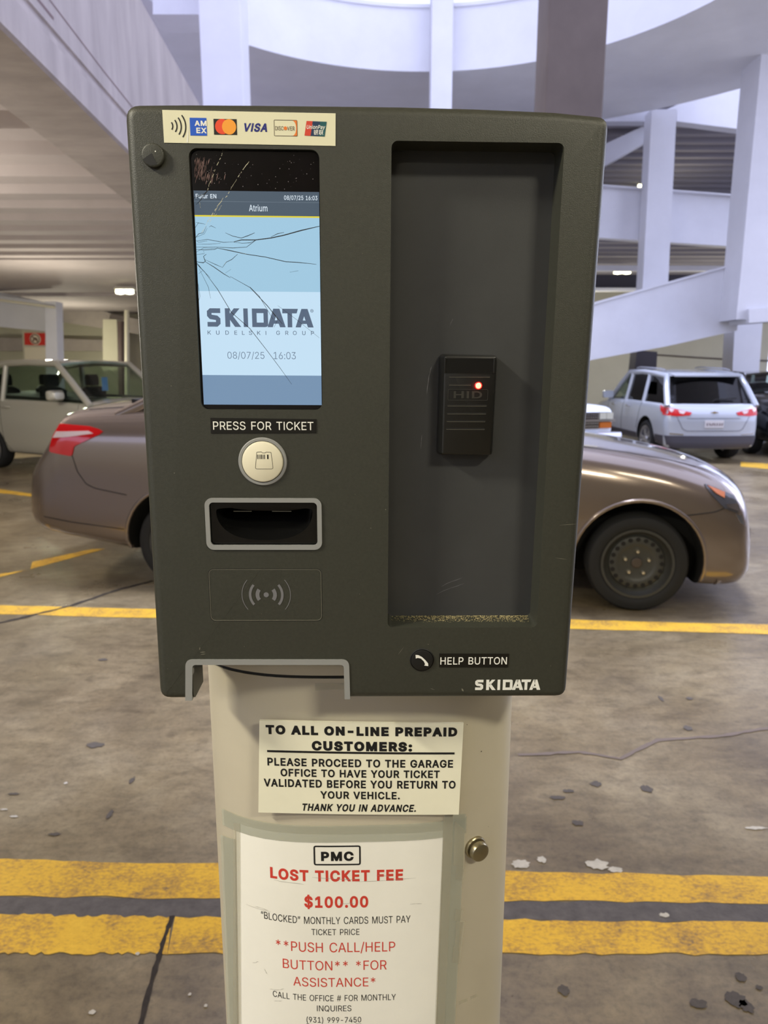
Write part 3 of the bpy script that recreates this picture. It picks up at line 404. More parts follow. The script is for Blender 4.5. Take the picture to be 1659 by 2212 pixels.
cut(house, [jm.build('cutter', m_house, TM, smooth=0)]); cut(house, [cuts[-1]])
house.data.shade_smooth(); house.data.set_sharp_from_angle(angle=math.radians(28))

mb = MB(); fprism(mb, rr(REC[0] + 0.6, REC[1] + 2.6, REC[2] - 1.2, REC[3] - 0.8, 4), -25.5, -23.2, 0); tpart(mb, 'recess_panel', m_panel)['label'] = 'smooth dark grey panel at the back of the recess'
# dust on the recess's lower ledge, thickened to paint the lit ledge paler
mb = MB()
for i in range(1300):
    u = 20 + 124 * (random.random() ** 0.7); d = -22.5 + 20 * random.random() ** 1.6; v = -190.8 + 3 * (-d) / 24 + 0.25
    r = random.uniform(0.15, 0.62)
    mb.prism([fp(u - r, v, d), fp(u, v, d - r), fp(u + r, v, d), fp(u, v, d + r)], FV * 0.0003)
dc = tpart(mb, 'dust', m_dust, smooth=0); dc['kind'] = 'stuff'
for (u, v, L, a, w) in ((52, 20, 8, 80, 0.7), (50, 5, 17, 84, 1.0), (46, -40, 12, 87, 0.5), (62, -168, 26, 24, 0.5), (66, -161, 20, 26, 0.6), (68, 60, 6, 70, 0.4)):
    p = [(u + t * L * math.cos(math.radians(a)), v + t * L * math.sin(math.radians(a)) + 0.6 * math.sin(5 * t)) for t in (0, .25, .5, .75, 1)]
    mb = MB(); fquads(mb, band(p, [0.1, w * .6, w * .4, w * .7, 0.1]), -23.05); tpart(mb, 'scratch', m_icon, smooth=0)

# payment sticker
q = [(-146.68, 185.84), (-22.28, 185.2), (-22, 206.88), (-146.73, 207.49)]
mb = MB(); fprism(mb, q, -0.2, 0.35); stk = tpart(mb, 'payment_sticker', m_stick); stk['label'] = 'cream sticker of payment card logos'
D = 0.5
def sp(name, mat, fn):
    mb = MB(); fn(mb); return tpart(mb, name, mat, stk, smooth=0, weld=False)
def _arcs(mb):
    for x, r in ((371, 6.5), (378.5, 10.5), (386, 15), (394, 19.5)):
        u, v = F_(x); R = r * 0.37
        fquads(mb, band(arc(u - R * 1.25, v, R * 1.6, -39, 39), 0.95), D)
_fr = {371: (-140.58, 196.96), 378.5: (-138.08, 196.97), 386: (-135.59, 196.94), 394: (-132.92, 196.91)}
def F_(x): return _fr[x]
sp('contactless_mark', m_black_ink, _arcs)
b_ = (-127.34, 190.79, -115.29, 202.57)
sp('card_logo', M('logo_blue', (22, 84, 196), 0.4), lambda mb: mb.face([fp(b_[0], b_[1], D), fp(b_[2], b_[1], D), fp(b_[2], b_[3], D), fp(b_[0], b_[3], D)]))
def _ax(mb):
    ftext(mb, 'AM', (-123.99, 197.21, -115.29, 200.7), D + 0.1, bold=0.03); ftext(mb, 'EX', (-122.9, 192.36, -115.51, 196.05), D + 0.1, bold=0.03)
sp('card_logo_lettering', m_white, _ax)
b2 = (-110.25, 191.62, -93.54, 202.06)
sp('card_logo', m_black_ink, lambda mb: mb.face([fp(b2[0], b2[1], D), fp(b2[2], b2[1], D), fp(b2[2], b2[3], D), fp(b2[0], b2[3], D)]))
c1 = (-104.13, 196.98); c2_ = (-99.16, 196.86)
sp('card_logo_disc', M('logo_red', (228, 72, 40), 0.4), lambda mb: mb.face([fp(u, v, D + 0.1) for u, v in circ(*c1, 5.1)]))
sp('card_logo_disc', M('logo_amber', (240, 158, 52), 0.4), lambda mb: mb.face([fp(u, v, D + 0.14) for u, v in circ(*c2_, 5.1)]))
m_navy = M('logo_navy', (26, 34, 120), 0.4)
sp('card_logo_lettering', m_navy, lambda mb: ftext(mb, 'VISA', (-88.2, 193.85, -71.78, 199.6), D, bold=0.035, shear=0.25))
b3 = (-66.77, 191.26, -49.82, 202.03)
m_brown = M('logo_brown', (70, 48, 38), 0.5)
sp('card_logo', m_brown, lambda mb: frame_ring(mb, rr(*b3, 0.6, 2), inset(rr(*b3, 0.6, 2), 0.28), D - 0.05, D))
m_orange = M('logo_orange', (226, 122, 46), 0.4)
def _disc(mb):
    u0, v0, u1, v1 = b3; w = u1 - u0; h = v1 - v0
    P1 = [(u1 - 0.3, v0 + 0.3), (u1 - 0.3, v1 - 0.3), (u1 - w * 0.22, v1 - 0.3)]
    P1 += [(u1 - w * 0.22 + w * 0.17 * math.sin(t), v0 + h * 0.5 + (h * 0.5 - 0.3) * math.cos(t)) for t in [PI * k / 10 for k in range(11)]][1:-1]
    P1 += [(u1 - w * 0.22, v0 + 0.3)]
    mb.face([fp(u, v, D) for u, v in P1])
    mb.face([fp(u, v, D + 0.05) for u, v in circ(*(-58.48, 196.47), 1.25, 20)])
sp('card_logo', m_orange, _disc)
def _dtxt(mb):
    ftext(mb, 'DISC', (-65.9, 195.05, -59.86, 197.82), D + 0.05); ftext(mb, 'VER', (-57.04, 195.04, -51.84, 197.75), D + 0.05)
sp('card_logo_lettering', m_brown, _dtxt)
qp = [(-44.77, 191.77), (-30.05, 191.37), (-28.43, 201.19), (-43.08, 201.55)]
def _up(a, b):
    def f(mb):
        l = lambda p, q, t: (p[0] + (q[0] - p[0]) * t, p[1] + (q[1] - p[1]) * t)
        mb.face([fp(*x, D) for x in (l(qp[0], qp[1], a), l(qp[0], qp[1], b), l(qp[3], qp[2], b), l(qp[3], qp[2], a))])
    return f
sp('card_logo', M('logo_red', (206, 66, 48), 0.4), _up(0, 0.3)); sp('card_logo', M('logo_dark_blue', (24, 50, 84), 0.4), _up(0.3, 0.68)); sp('card_logo', M('logo_teal', (20, 84, 90), 0.4), _up(0.68, 1))
def _upt(mb):
    ftext(mb, 'UnionPay', (-43.09, 195.55, -29.65, 198.94), D + 0.1, bold=0.015, shear=0.2)
    g0 = (-38.27, 192.33, -31.37, 195.73); gw = (g0[2] - g0[0]) / 2.15; gh = g0[3] - g0[1]
    HAN = [[[(.18, 1), (.02, .72)], [(.14, .82), (.4, .82)], [(.05, .6), (.38, .6)], [(.05, .38), (.38, .38)], [(.2, .6), (.2, .05), (.4, .18)], [(.5, .95), (.9, .95), (.9, .55), (.5, .55)], [(.5, .75), (.9, .75)], [(.5, .95), (.5, .05), (.68, .15)], [(.68, .5), (.98, .02)], [(.92, .42), (.74, .28)]],
           [[(.03, .92), (.45, .92)], [(.12, .92), (.12, .22)], [(.36, .92), (.36, 0)], [(.12, .68), (.36, .68)], [(.12, .46), (.36, .46)], [(.02, .18), (.42, .28)], [(.6, 1), (.66, .85)], [(.9, 1), (.82, .85)], [(.54, .74), (.98, .74)], [(.5, .48), (1, .48)], [(.76, .74), (.76, .48), (.52, .02)], [(.76, .45), (1, .02)]]]
    for i, ch in enumerate(HAN):
        for st_ in ch: fquads(mb, stroke([(g0[0] + (i * 1.15 + x + .15 * y) * gw, g0[1] + y * gh) for x, y in st_], 0.36), D + 0.1)
sp('card_logo_lettering', m_white, _upt)
# curling crease in the sticker
mb = MB(); fquads(mb, band([(-127.8, 200.2), (-128.51, 196.21), (-129.09, 191.6), (-129.89, 186.04)], [0.3, 0.25, 0.6, 0.9]), 0.52); tpart(mb, 'crease', m_white, stk, smooth=0)

# camera knob with its wedge notch
kc = (-154.62, 176.69)
mb = MB(); fprism(mb, circ(*kc, 8.3), -0.5, 3.6, 1.3); knob = tpart(mb, 'camera_knob', m_house)
mb = MB(); mb.face([fp(*p, 3.75) for p in [(kc[0] - 0.6, kc[1] + 1.2), (kc[0] - 7.2, kc[1] - 3.0), (kc[0] - 4.6, kc[1] - 5.8), (kc[0] - 1, kc[1] - 7.0), (kc[0] + 3.0, kc[1] - 6.4)]]); tpart(mb, 'wedge_notch', m_blkm, knob, smooth=0)
mb = MB(); mb.face([fp(u, v, 3.75) for u, v in circ(kc[0] + 2.2, kc[1] + 2.4, 0.45, 12)]); tpart(mb, 'pinhole', m_white, knob, smooth=0)

# screen
mb = MB(); fprism(mb, rr(SCRN[0] + 0.3, SCRN[1] + 0.3, SCRN[2] - 0.3, SCRN[3] - 0.3, 5.6), -5.5, -3.4); screen = tpart(mb, 'screen', m_glass)
screen['label'] = 'glossy black cracked screen glass'
X0, X1 = -127.9, -34.9
yT, yH, yL, yB, yW, yF =  154.44,  147.03,  136.8,  82.96,  19.96,  -2.97
mb = MB(); fprism(mb, [(X0, yF), (X1, yF), (X1, yT), (X0, yT)], -3.6, -3.3); disp = tpart(mb, 'display', s_head, screen, smooth=0); disp['label'] = 'lit blue display'
def band_face(name, mat, a, b, d=-3.25):
    mb = MB(); mb.face([fp(X0, a, d), fp(X1, a, d), fp(X1, b, d), fp(X0, b, d)]); return tpart(mb, name, mat, screen, smooth=0)
band_face('display_field', s_blue, yB, yL); band_face('display_field', s_white, yW, yB); band_face('display_field', s_foot, yF, yW)
band_face('display_rule', s_yel, yL - 0.5, yL + 0.6, -3.2); band_face('display_rule', scr('screen_rule', (108, 122, 134)), yH - 0.15, yH + 0.15, -3.2)
mb = MB(); k = dict(d=-3.15)
ftext(mb, '08/07/25 16:03', (-61.02, 148.26, -36.23, 151.85), bold=0.008, **k); ftext(mb, 'Futur EN', (-126.48, 149.05, -111.23, 152.14), bold=0.012, **k); ftext(mb, 'Atrium', (-87.31, 140.43, -73.61, 145.09), bold=0.005, **k)
tpart(mb, 'display_lettering', s_txt, screen, smooth=0, weld=False)

def brand_quads(rect):
    """the maker's wordmark: blocky letters drawn as ribbons in a 619 x 106 box"""
    Q = []
    Q += band([(79, 92), (20, 92), (14.5, 87), (14.5, 64), (20, 57), (58, 51), (65, 45), (65, 20), (59, 14), (2, 14)], 27)
    Q += [[(106, 0), (134, 0), (134, 106), (106, 106)], [(134, 46), (152, 60), (192, 106), (158, 106), (134, 76)], [(134, 64), (134, 40), (162, 0), (198, 0), (152, 62)]]
    Q += [[(213, 0), (239, 0), (239, 106), (213, 106)]]
    Q += [[(263, 0), (290, 0), (290, 106), (263, 106)], [(290, 80), (338, 80), (348, 104), (338, 106), (290, 106)], [(290, 26), (290, 0), (338, 0), (348, 2), (338, 26)], [(330, 24), (348, 2), (356, 10), (356, 96), (348, 104), (330, 82)]]
    for a in (352, 516):
        Q += [[(a, 0), (a + 31, 0), (a + 64, 106), (a + 36, 106)], [(a + 36, 106), (a + 72, 106), (a + 106, 0), (a + 73, 0)], [(a + 25, 20), (a + 78, 20), (a + 72, 40), (a + 32, 40)]]
    Q += [[(440, 80), (524, 80), (532, 106), (440, 106)], [(470, 0), (497, 0), (497, 80), (470, 80)]]
    u0, v0, u1, v1 = rect
    return [[(u0 + x / 622 * (u1 - u0), v0 + y / 106 * (v1 - v0)) for x, y in q] for q in Q]
mb = MB(); fquads(mb, brand_quads((-122.33, 56.61, -40.42, 70.43)), -3.15)
ftext(mb, 'KUDELSKI', (-122.3, 50.71, -77.19, 53.82), -3.15, bold=0.003, space=2.1); ftext(mb, 'GROUP', (-69.37, 50.86, -40.23, 53.98), -3.15, bold=0.003, space=2.1)
ftext(mb, '\u00ae', (-42.82, 67.84, -40.34, 70.23), -3.15)
ftext(mb, '08/07/25', (-107.78, 31.92, -79.1, 38.02), -3.15, bold=-0.008); ftext(mb, '16:03', (-71.87, 32.46, -54.67, 37.9), -3.15, bold=-0.008)
tpart(mb, 'display_lettering', s_logo, screen, smooth=0, weld=False)

# cracks running from the left edge of the screen
mb = MB()
CK = [(0.5, [(-129.21, 148.73), (-123.5, 150.76), (-119.93, 152.11), (-118.47, 153.44), (-116.59, 156.08)]), (0.45, [(-126.26, 144.8), (-122.58, 148.14), (-119.96, 151.46), (-117, 154.77)]), (0.3, [(-120.12, 148.17), (-113.07, 148.9), (-107.48, 148.31)]), (0.35, [(-129.4, 124.81), (-128.17, 128.17), (-125.13, 132.21)]), (0.35, [(-129.29, 120.1), (-125.54, 124.18), (-121.96, 124.88), (-119.61, 129.6)]), (0.3, [(-127.25, 132.19), (-123.75, 131.56), (-120.25, 130.93)]), (0.3, [(-117.52, 128.95), (-116.05, 129.97), (-112.59, 128.33)]), (0.5, [(-105.65, 125.05), (-100.06, 122.75), (-93.71, 121.47), (-88.67, 123.2), (-83.62, 125.27)]), (0.7, [(-99.51, 118.71), (-93.76, 120.12), (-83.08, 120.22), (-71.63, 121.69), (-61.6, 123.81), (-48.7, 127.3), (-34.76, 130.47)]), (0.4, [(-71.61, 122.36), (-66.56, 124.77), (-61.55, 125.83)]), (0.35, [(-99.52, 118.51), (-93.14, 117.76), (-87.42, 118.16), (-83.08, 120.02), (-90.02, 115.08), (-100.4, 114.31), (-113.2, 114.86), (-128.86, 114.71)]), (0.55, [(-112.51, 114.19), (-103.32, 112.58), (-90.56, 109.99), (-76.32, 108.08), (-60.62, 104.81), (-50.57, 104.36), (-37.64, 103.17)]), (0.35, [(-128.23, 113.02), (-121.84, 112.74), (-113.99, 113.16), (-111.8, 114.2)]), (0.3, [(-127.21, 119.11), (-119.35, 120.2), (-107.35, 118.3), (-99.51, 118.71)]), (0.3, [(-127.69, 116.75), (-118.09, 116.84), (-109.52, 117.6)]), (0.5, [(-129.36, 104.86), (-126.56, 103.86), (-123, 103.55), (-121.52, 104.59), (-122.78, 107.98), (-120.56, 109.7)]), (0.45, [(-121.54, 104.25), (-115.27, 100.54), (-108.31, 95.8), (-103.05, 92.75)]), (0.35, [(-122.17, 105.95), (-113.76, 102.27), (-108.84, 100.26)]), (0.4, [(-108.84, 100.26), (-105.81, 104.05), (-101.44, 106.14), (-97, 109.93)]), (0.5, [(-129.06, 103.83), (-125.33, 99.77), (-121.92, 96.37)]), (0.35, [(-128.67, 104.52), (-124.65, 99.09), (-118.5, 92.68)]), (0.3, [(-129.13, 102.47), (-128.69, 96.99), (-129.26, 92.86)]), (0.3, [(-106.86, 96.16), (-102.44, 98.95)]), (0.3, [(-57.92, 97.29), (-51.41, 98.38)]), (0.3, [(-128.42, 109.29), (-121.97, 110.03), (-122.58, 112.06)]), (0.25, [(-128.16, 121.46), (-121.28, 124.22), (-118.96, 128.26)]), (0.25, [(-129.07, 110.64), (-122.49, 114.09), (-112.53, 113.85)]), (0.3, [(-126.97, 95.64), (-124, 97.72)]), (0.3, [(-128.93, 120.11), (-125.84, 118.12), (-119.4, 119.19)]),
 (0.45, [(-103.3, 93.85), (-88.49, 85.88), (-75.84, 72.71), (-64.47, 59.03)]), (0.4, [(-123.09, 97.7), (-113.19, 84.32), (-103.32, 67.35), (-89.55, 55.38), (-77.52, 39.75), (-67.1, 25.68), (-58.33, 13.23)]), (0.3, [(-126.5, 99.34), (-120.15, 85.95), (-118.79, 77.48)]), (0.3, [(-75.84, 72.71), (-67.95, 62.46), (-70.96, 56.55)]), (0.25, [(-67.68, 72.77), (-53.69, 62.57), (-36.02, 48.79)]), (0.4, [(-88.48, 86.22), (-81.65, 79.49), (-71.51, 62.43)]), (0.25, [(-128.77, 95.97), (-126.81, 79.12), (-129.27, 72.28)])]
for w, pts in CK:
    n = len(pts)
    fquads(mb, band(pts, [w * (0.55 if i in (0, n - 1) else 1) * (0.75 + 0.4 * random.random()) for i in range(n)]), -3.05)
tpart(mb, 'crack', m_black_ink, screen, smooth=0)['label'] = 'dark cracks in the glass'
mb = MB()
for w, pts in [(0.8, [(-104.98, 182.11), (-106.18, 178.25), (-109.94, 171.76), (-113.05, 164.6), (-116.12, 158.7), (-117.35, 154.77)]), (0.8, [(-86.17, 174.63), (-89.07, 171.37), (-93.47, 165.48), (-98.65, 158.25), (-103.15, 150.99), (-109.73, 144.98), (-114.99, 137.64), (-118.39, 132.95)]), (0.4, [(-107.65, 144.35), (-111.43, 138.34), (-117.36, 132.29)]), (0.5, [(-106.01, 149.64), (-111.26, 142.32), (-113.58, 137.66)]), (0.5, [(-118, 133.62), (-120.35, 128.92), (-123.38, 124.87)]), (0.3, [(-96.22, 111.63), (-90.56, 109.99)]), (0.5, [(-108.82, 100.6), (-105.81, 104.05)]), (0.6, [(-123.73, 146.15), (-123.26, 141.53)])]:
    n = len(pts)
    fine = [tuple(V3(a).to_2d().lerp(V3(b).to_2d(), k / 5)) for a, b in zip(pts, pts[1:]) for k in range(5)] + [pts[-1]]
    qs = band([(u + random.uniform(-.15, .15), v) for u, v in fine], [w * 0.55 * random.uniform(0.15, 1.0) for i in fine])
    fquads(mb, [q for q in qs if random.random() > 0.22], -3.0)
tpart(mb, 'crack', M('bright_crack', (206, 202, 172), 0.3), screen, smooth=0)['label'] = 'bright cracks in the glass, painted pale'  # brightness of these cracks is put into their colour
# smears and specks on the dark band of the glass
mb = MB()
for i in range(70):
    u = random.uniform(X0, X1); v = random.uniform(yT + 1, SCRN[3] - 3); r = random.uniform(0.1, 0.32)
    mb.face([fp(a, b, -3.3) for a, b in circ(u, v, r, 7)])
tpart(mb, 'specks', M('speck_grey', (128, 122, 124), 0.8), screen, smooth=0)['kind'] = 'stuff'
mb = MB()
for i in range(130):
    u = X0 + 1 + abs(random.gauss(0, 8)); v = yT + 4 + random.random() * 25; L = random.uniform(1.5, 6)
    if u > X0 + 24 or v + L > SCRN[3] - 5: continue
    fquads(mb, band([(u, v), (u + L * 0.12, v + L * 0.5), (u + L * 0.26, v + L)], [0.08, random.uniform(0.15, 0.6), 0.08]), -3.32)
tpart(mb, 'smear', M('smear_pink', (122, 96, 92), 0.7), screen, smooth=0)['kind'] = 'stuff'

# PRESS FOR TICKET label and button
mb = MB(); fprism(mb, [(-122.56, -25.34), (-39.01, -24.64), (-39, -13.82), (-122.36, -13.1)], -0.2, 0.5); lb = tpart(mb, 'button_label', m_label); lb['label'] = 'black label strip in white capitals above the ticket button'
mb = MB(); ftext(mb, 'PRESS FOR TICKET', (-120.65, -22.53, -41.42, -15.83), 0.6, bold=0.004); tpart(mb, 'lettering', m_white, lb, smooth=0, weld=False)
bc = (-82.39, -47.81)
mb = MB(); mb.lathe([(19.4e-3, -0.5e-3), (19.4e-3, 0.6e-3), (18.8e-3, 1.2e-3), (17.0e-3, 1.2e-3), (16.7e-3, 0.6e-3), (16.7e-3, -5e-3)], fp(*bc, 0), FN, 64); ring = tpart(mb, 'button_ring', m_trim)
mb = MB(); mb.lathe([(16.4e-3, -5e-3), (16.4e-3, 1.3e-3), (16.0e-3, 2.2e-3), (15.0e-3, 2.7e-3), (0, 2.7e-3)], fp(*bc, 0), FN, 64); btn = tpart(mb, 'ticket_button', m_button); btn['label'] = 'round cream ticket button'
mb = MB()
ic = [(-88.13, -53.38), (-73.94, -53.33), (-75.22, -39.94), (-79.07, -39.77), (-80.01, -40.51), (-82.03, -40.52), (-82.91, -39.59), (-86.59, -39.79)]
fquads(mb, band(round_poly(ic, [1.2, 1.2, .8, .3, .3, .3, .3, .8], 3) + [round_poly(ic, 1.2, 3)[0]], 0.32), 2.8)
for (u, w) in [(-86.02, 0.5), (-84.99, 0.35), (-83.99, 0.5), (-82.88, 0.7), (-81.67, 0.45), (-80.56, 0.6), (-77.9, 1.1)]:
    v0, v1 =  -45.38,  -41.84
    mb.face([fp(u - w / 2, v0, 2.8), fp(u + w / 2, v0, 2.8), fp(u + w / 2, v1, 2.8), fp(u - w / 2, v1, 2.8)])
tpart(mb, 'ticket_icon', m_black_ink, btn, smooth=0)

# ticket slot
so = (-130.34, -120.9, -35.82, -77.59); si = (-126.81, -116.95, -39.53, -81.16)
mb = MB(); frame_ring(mb, rr(*so, 6.2, 8), rr(*si, 3.4, 8), -0.5, 1.2); sf = tpart(mb, 'slot_frame', m_trim)
mc = (-82.66, -89.14)
mouth = [(mc[0] + 39.3 * math.copysign(abs(math.cos(t)) ** 0.8, math.cos(t)), mc[1] - 24.5 * abs(math.sin(t)) ** 0.92) for t in [PI + PI * k / 30 for k in range(31)]]
mouth += [(mc[0] + 39.3 * math.cos(t), mc[1] + 3.3 * math.sin(t) ** 0.45) for t in [PI * k / 16 for k in range(1, 16)]]
mb = MB(); fprism(mb, rr(si[0] + 0.1, si[1] + 0.1, si[2] - 0.1, si[3] - 0.1, 3.3), -34, -2.4); plate = tpart(mb, 'slot_mouth', m_blk, smooth=0)
mt = max(v for u, v in mouth)
back = [(u * 0.96 + (-85.0) * 0.04, mt - 2 - (mt - v) * 0.25) for u, v in mouth]
mid = [(u * 0.985 + (-85.0) * 0.015, mt - (mt - v) * 0.72) for u, v in mouth]
mb = MB(); mb.rings([[fp(u, v, -30) for u, v in back], [fp(u, v, -13) for u, v in mid], [fp(u, v, -2.3) for u, v in mouth], [fp(u, v, 8) for u, v in mouth]])
cut(plate, [tpart(mb, 'cutter', m_blk, smooth=0)]); plate.data.shade_smooth(); plate.data.set_sharp_from_angle(angle=math.radians(50))
mb = MB()
for a, b in ((-110, -95), (-78, -62)): mb.prism([fp(a, mt - 5.5, -14), fp(b, mt - 5.5, -14), fp(b, mt - 6.2, -14), fp(a, mt - 6.2, -14)], FN * 0.0006)
tpart(mb, 'slot_lip', m_scuff, plate, smooth=0)

# contactless reader field
rf = (-130.36, -183.43, -36.36, -137.41)
mb = MB(); frame_ring(mb, rr(*rf, 4.5, 6), inset(rr(*rf, 4.5, 6), 0.5), -0.2, 0.16); tpart(mb, 'contactless_field', m_blkm, smooth=0)
o_ = inset(rr(*rf, 4.5, 6), 0.5)
mb = MB(); frame_ring(mb, o_, inset(o_, 0.28), -0.2, 0.22); cf = tpart(mb, 'contactless_field', m_scuff, smooth=0)
cc = (-82.94, -160.06)
mb = MB(); mb.face([fp(u, v, 0.25) for u, v in circ(*cc, 2.15, 28)])
for R, w, a in ((7.3, 3.1, 38), (13.4, 2.1, 40), (20.2, 0.55, 40)):
    for s in (0, 180): fquads(mb, band(arc(*cc, R, s - a, s + a, 20), w), 0.25)
tpart(mb, 'contactless_mark', m_icon, smooth=0)

# grey trim round the hand notch
no = [(-155.23, -255.76), (-153.05, -217.77), (-14.06, -218.29), (-13.21, -255.19)]; ni = [(-149.35, -255.79), (-147.43, -222.67), (-18.64, -223.18), (-18.03, -255.16)]
po = round_poly(no, [0, 6.5, 6.5, 0], 7); pi_ = round_poly(ni, [0, 3.2, 3.2, 0], 7)
mb = MB(); A = []; B = []; A2 = []; B2 = []
for a, b in zip(po, pi_):
    A.append(mb.bm.verts.new(fp(*a, 0.9))); B.append(mb.bm.verts.new(fp(*b, 0.9))); A2.append(mb.bm.verts.new(fp(*a, -0.5))); B2.append(mb.bm.verts.new(fp(*b, -6)))
for i in range(len(A) - 1):
    for q in ((A[i], A[i + 1], B[i + 1], B[i]), (A2[i], A2[i + 1], A[i + 1], A[i]), (B[i], B[i + 1], B2[i + 1], B2[i])): mb.bm.faces.new(q)
for i in (0, -1): mb.bm.faces.new((A[i], B[i], B2[i], A2[i]))
tpart(mb, 'notch_trim', m_trim)

# card reader in the recess
Rb = round_poly([(58.9, -44.2), (105.2, -44.6), (106.2, 36.6), (59.4, 37.4)], [3.5, 3.5, 4, 4], 6)
Rf = round_poly([(61.6, -43.4), (103.6, -43.6), (104.6, 35.8), (62.0, 36.4)], [2.5, 2.5, 3, 3], 6)
mb = MB(); mb.rings([[fp(u, v, -23.3) for u, v in Rb], [fp(u, v, -19) for u, v in Rb], [fp(u, v, -11.5) for u, v in Rf], [fp(u, v, -10) for u, v in inset(Rf, 0.6)], [fp(u, v, -9.4) for u, v in inset(Rf, 1.8)]])
reader = tpart(mb, 'card_reader', m_reader, smooth=40); reader['label'] = 'black proximity card reader with a lit red lamp'
mb = MB(); fprism(mb, rr(63.9, 22.3, 101.8, 34.0, 0.8), -9.5, -9.25); tpart(mb, 'reader_window', m_blk, reader)
for u in (63.0, 102.3):
    mb = MB(); fprism(mb, rr(u - 0.7, 22.3, u + 0.9, 34.8, 0.6), -9.6, -8.7, 0.4); tpart(mb, 'reader_rib', m_reader, reader)
mb = MB(); m_gr = M('painted_groove_glint', (92, 90, 80), 0.35)
mg = MB()  # pale strips paint a glint along each groove's lower edge
for v, a, b in ((19.8, 66.3, 99.5), (13.4, 66.2, 84.5), (-3.2, 65.6, 97.6), (-9.5, 65.4, 97.3), (-15.7, 65.2, 97.0), (-22.0, 65.0, 96.8)):
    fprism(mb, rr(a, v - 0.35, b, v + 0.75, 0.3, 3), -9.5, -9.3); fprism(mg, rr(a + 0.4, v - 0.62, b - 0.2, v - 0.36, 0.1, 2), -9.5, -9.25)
tpart(mb, 'reader_groove_glint', m_blkm, reader, smooth=0); tpart(mg, 'reader_groove_glint', m_gr, reader, smooth=0)
mb = MB(); L = rr(66.0, 0.8, 98.2, 9.8, 1.2)
frame_ring(mb, L, inset(L, 0.35), -9.5, -9.1); ftext(mb, 'HID', (70.5, 2.6, 93.5, 8.2), -9.15, bold=0.02); tpart(mb, 'reader_lettering', M('raised_lettering', (52, 52, 49), 0.3), reader, smooth=0, weld=False)
lc = (90.21, 12.64)
mb = MB(); mb.lathe([(3.1e-3, -0.5e-3), (3.0e-3, 0.5e-3), (2.4e-3, 0.9e-3)], fp(*lc, -9.3), FN, 24); tpart(mb, 'reader_lamp_ring', M('lamp_red', (230, 24, 20), 0.3, emit=0.9), reader)
mb = MB(); mb.lathe([(2.4e-3, 0.0e-3), (2.2e-3, 1.1e-3), (1.2e-3, 1.6e-3), (0, 1.7e-3)], fp(*lc, -9.3), FN, 24); tpart(mb, 'reader_lamp', M('lamp_core', (255, 176, 140), 0.3, emit=1.6), reader)
PLm = bpy.data.lights.new('reader_lamp_light', 'POINT'); PLm.energy = 0.0012; PLm.color = (1, 0.05, 0.03); PLm.shadow_soft_size = 0.003
PLo = bpy.data.objects.new('reader_lamp_light', PLm); COL.objects.link(PLo); PLo.location = fp(lc[0], lc[1], -3)

# help button, its label and the maker's mark
hc = (48.47, -219.03)
mb = MB(); mb.lathe([(10.5e-3, -0.4e-3), (10.5e-3, 0.4e-3), (9.9e-3, 0.7e-3), (9.7e-3, 0.1e-3), (9.5e-3, 0.1e-3), (9.3e-3, 1.3e-3), (8.4e-3, 1.6e-3), (0, 1.0e-3)], fp(*hc, 0), FN, 56); hb = tpart(mb, 'help_button', m_blkm)
mb = MB(); pts = [(-5.6, 3.2), (-3.6, 3.4), (-0.6, 2.2), (2.2, -0.6), (3.9, -3.4), (3.6, -5.2)]
pts = [(hc[0] + a, hc[1] + b + 0.4) for a, b in pts]
fquads(mb, band(pts, [3.4, 2.6, 1.7, 1.7, 2.7, 3.6]), 1.75); tpart(mb, 'handset_icon', m_white, hb, smooth=0)
mb = MB(); fprism(mb, [(63.56, -225.73), (122.82, -226.09), (123.27, -213.67), (63.27, -213.29)], -0.2, 0.5); lb = tpart(mb, 'help_label', m_label); lb['label'] = 'black label strip in white capitals beside the help button'
mb = MB(); ftext(mb, 'HELP BUTTON', (64.22, -223.4, 121.67, -216.46), 0.6, bold=0.008); tpart(mb, 'lettering', m_white, lb, smooth=0, weld=False)
mb = MB(); fquads(mb, brand_quads((94.93, -247.44, 152.06, -237.68)), 0.2); tpart(mb, 'maker_lettering', m_white, smooth=0, weld=False)
# scuffs and specks on the housing
mb = MB()
for (x, y, L, a, w) in [(-140.5, -211.5, 4.5, 5, 0.7), (-140, -213.4, 4, 8, 0.6), (-140.8, -209.4, 2.6, 80, 0.7), (28, -214, 8, 55, 0.35), (85, -248.5, 3, 120, 1.4), (60, -247, 4, 160, 0.5), (160, -100, 14, 4, 0.3), (158, -128, 10, -8, 0.3)]:
    p = [(x + t * L * math.cos(math.radians(a)), y + t * L * math.sin(math.radians(a))) for t in (0, .5, 1)]
    fquads(mb, band(p, [w * .3, w, w * .3]), 0.15)
for i in range(60):
    u = random.uniform(-170, 168); v = random.uniform(-245, 195); r = random.uniform(0.12, 0.4)
    if (REC[0] - 2 < u < REC[2] + 2 and v > REC[1] - 2) or (-150 < u < -15 and (v < -218 or v > -130)): continue
    mb.face([fp(a, b, 0.12) for a, b in circ(u, v, r, 7)])
tpart(mb, 'scuffs', m_scuff, smooth=0)['kind'] = 'stuff'

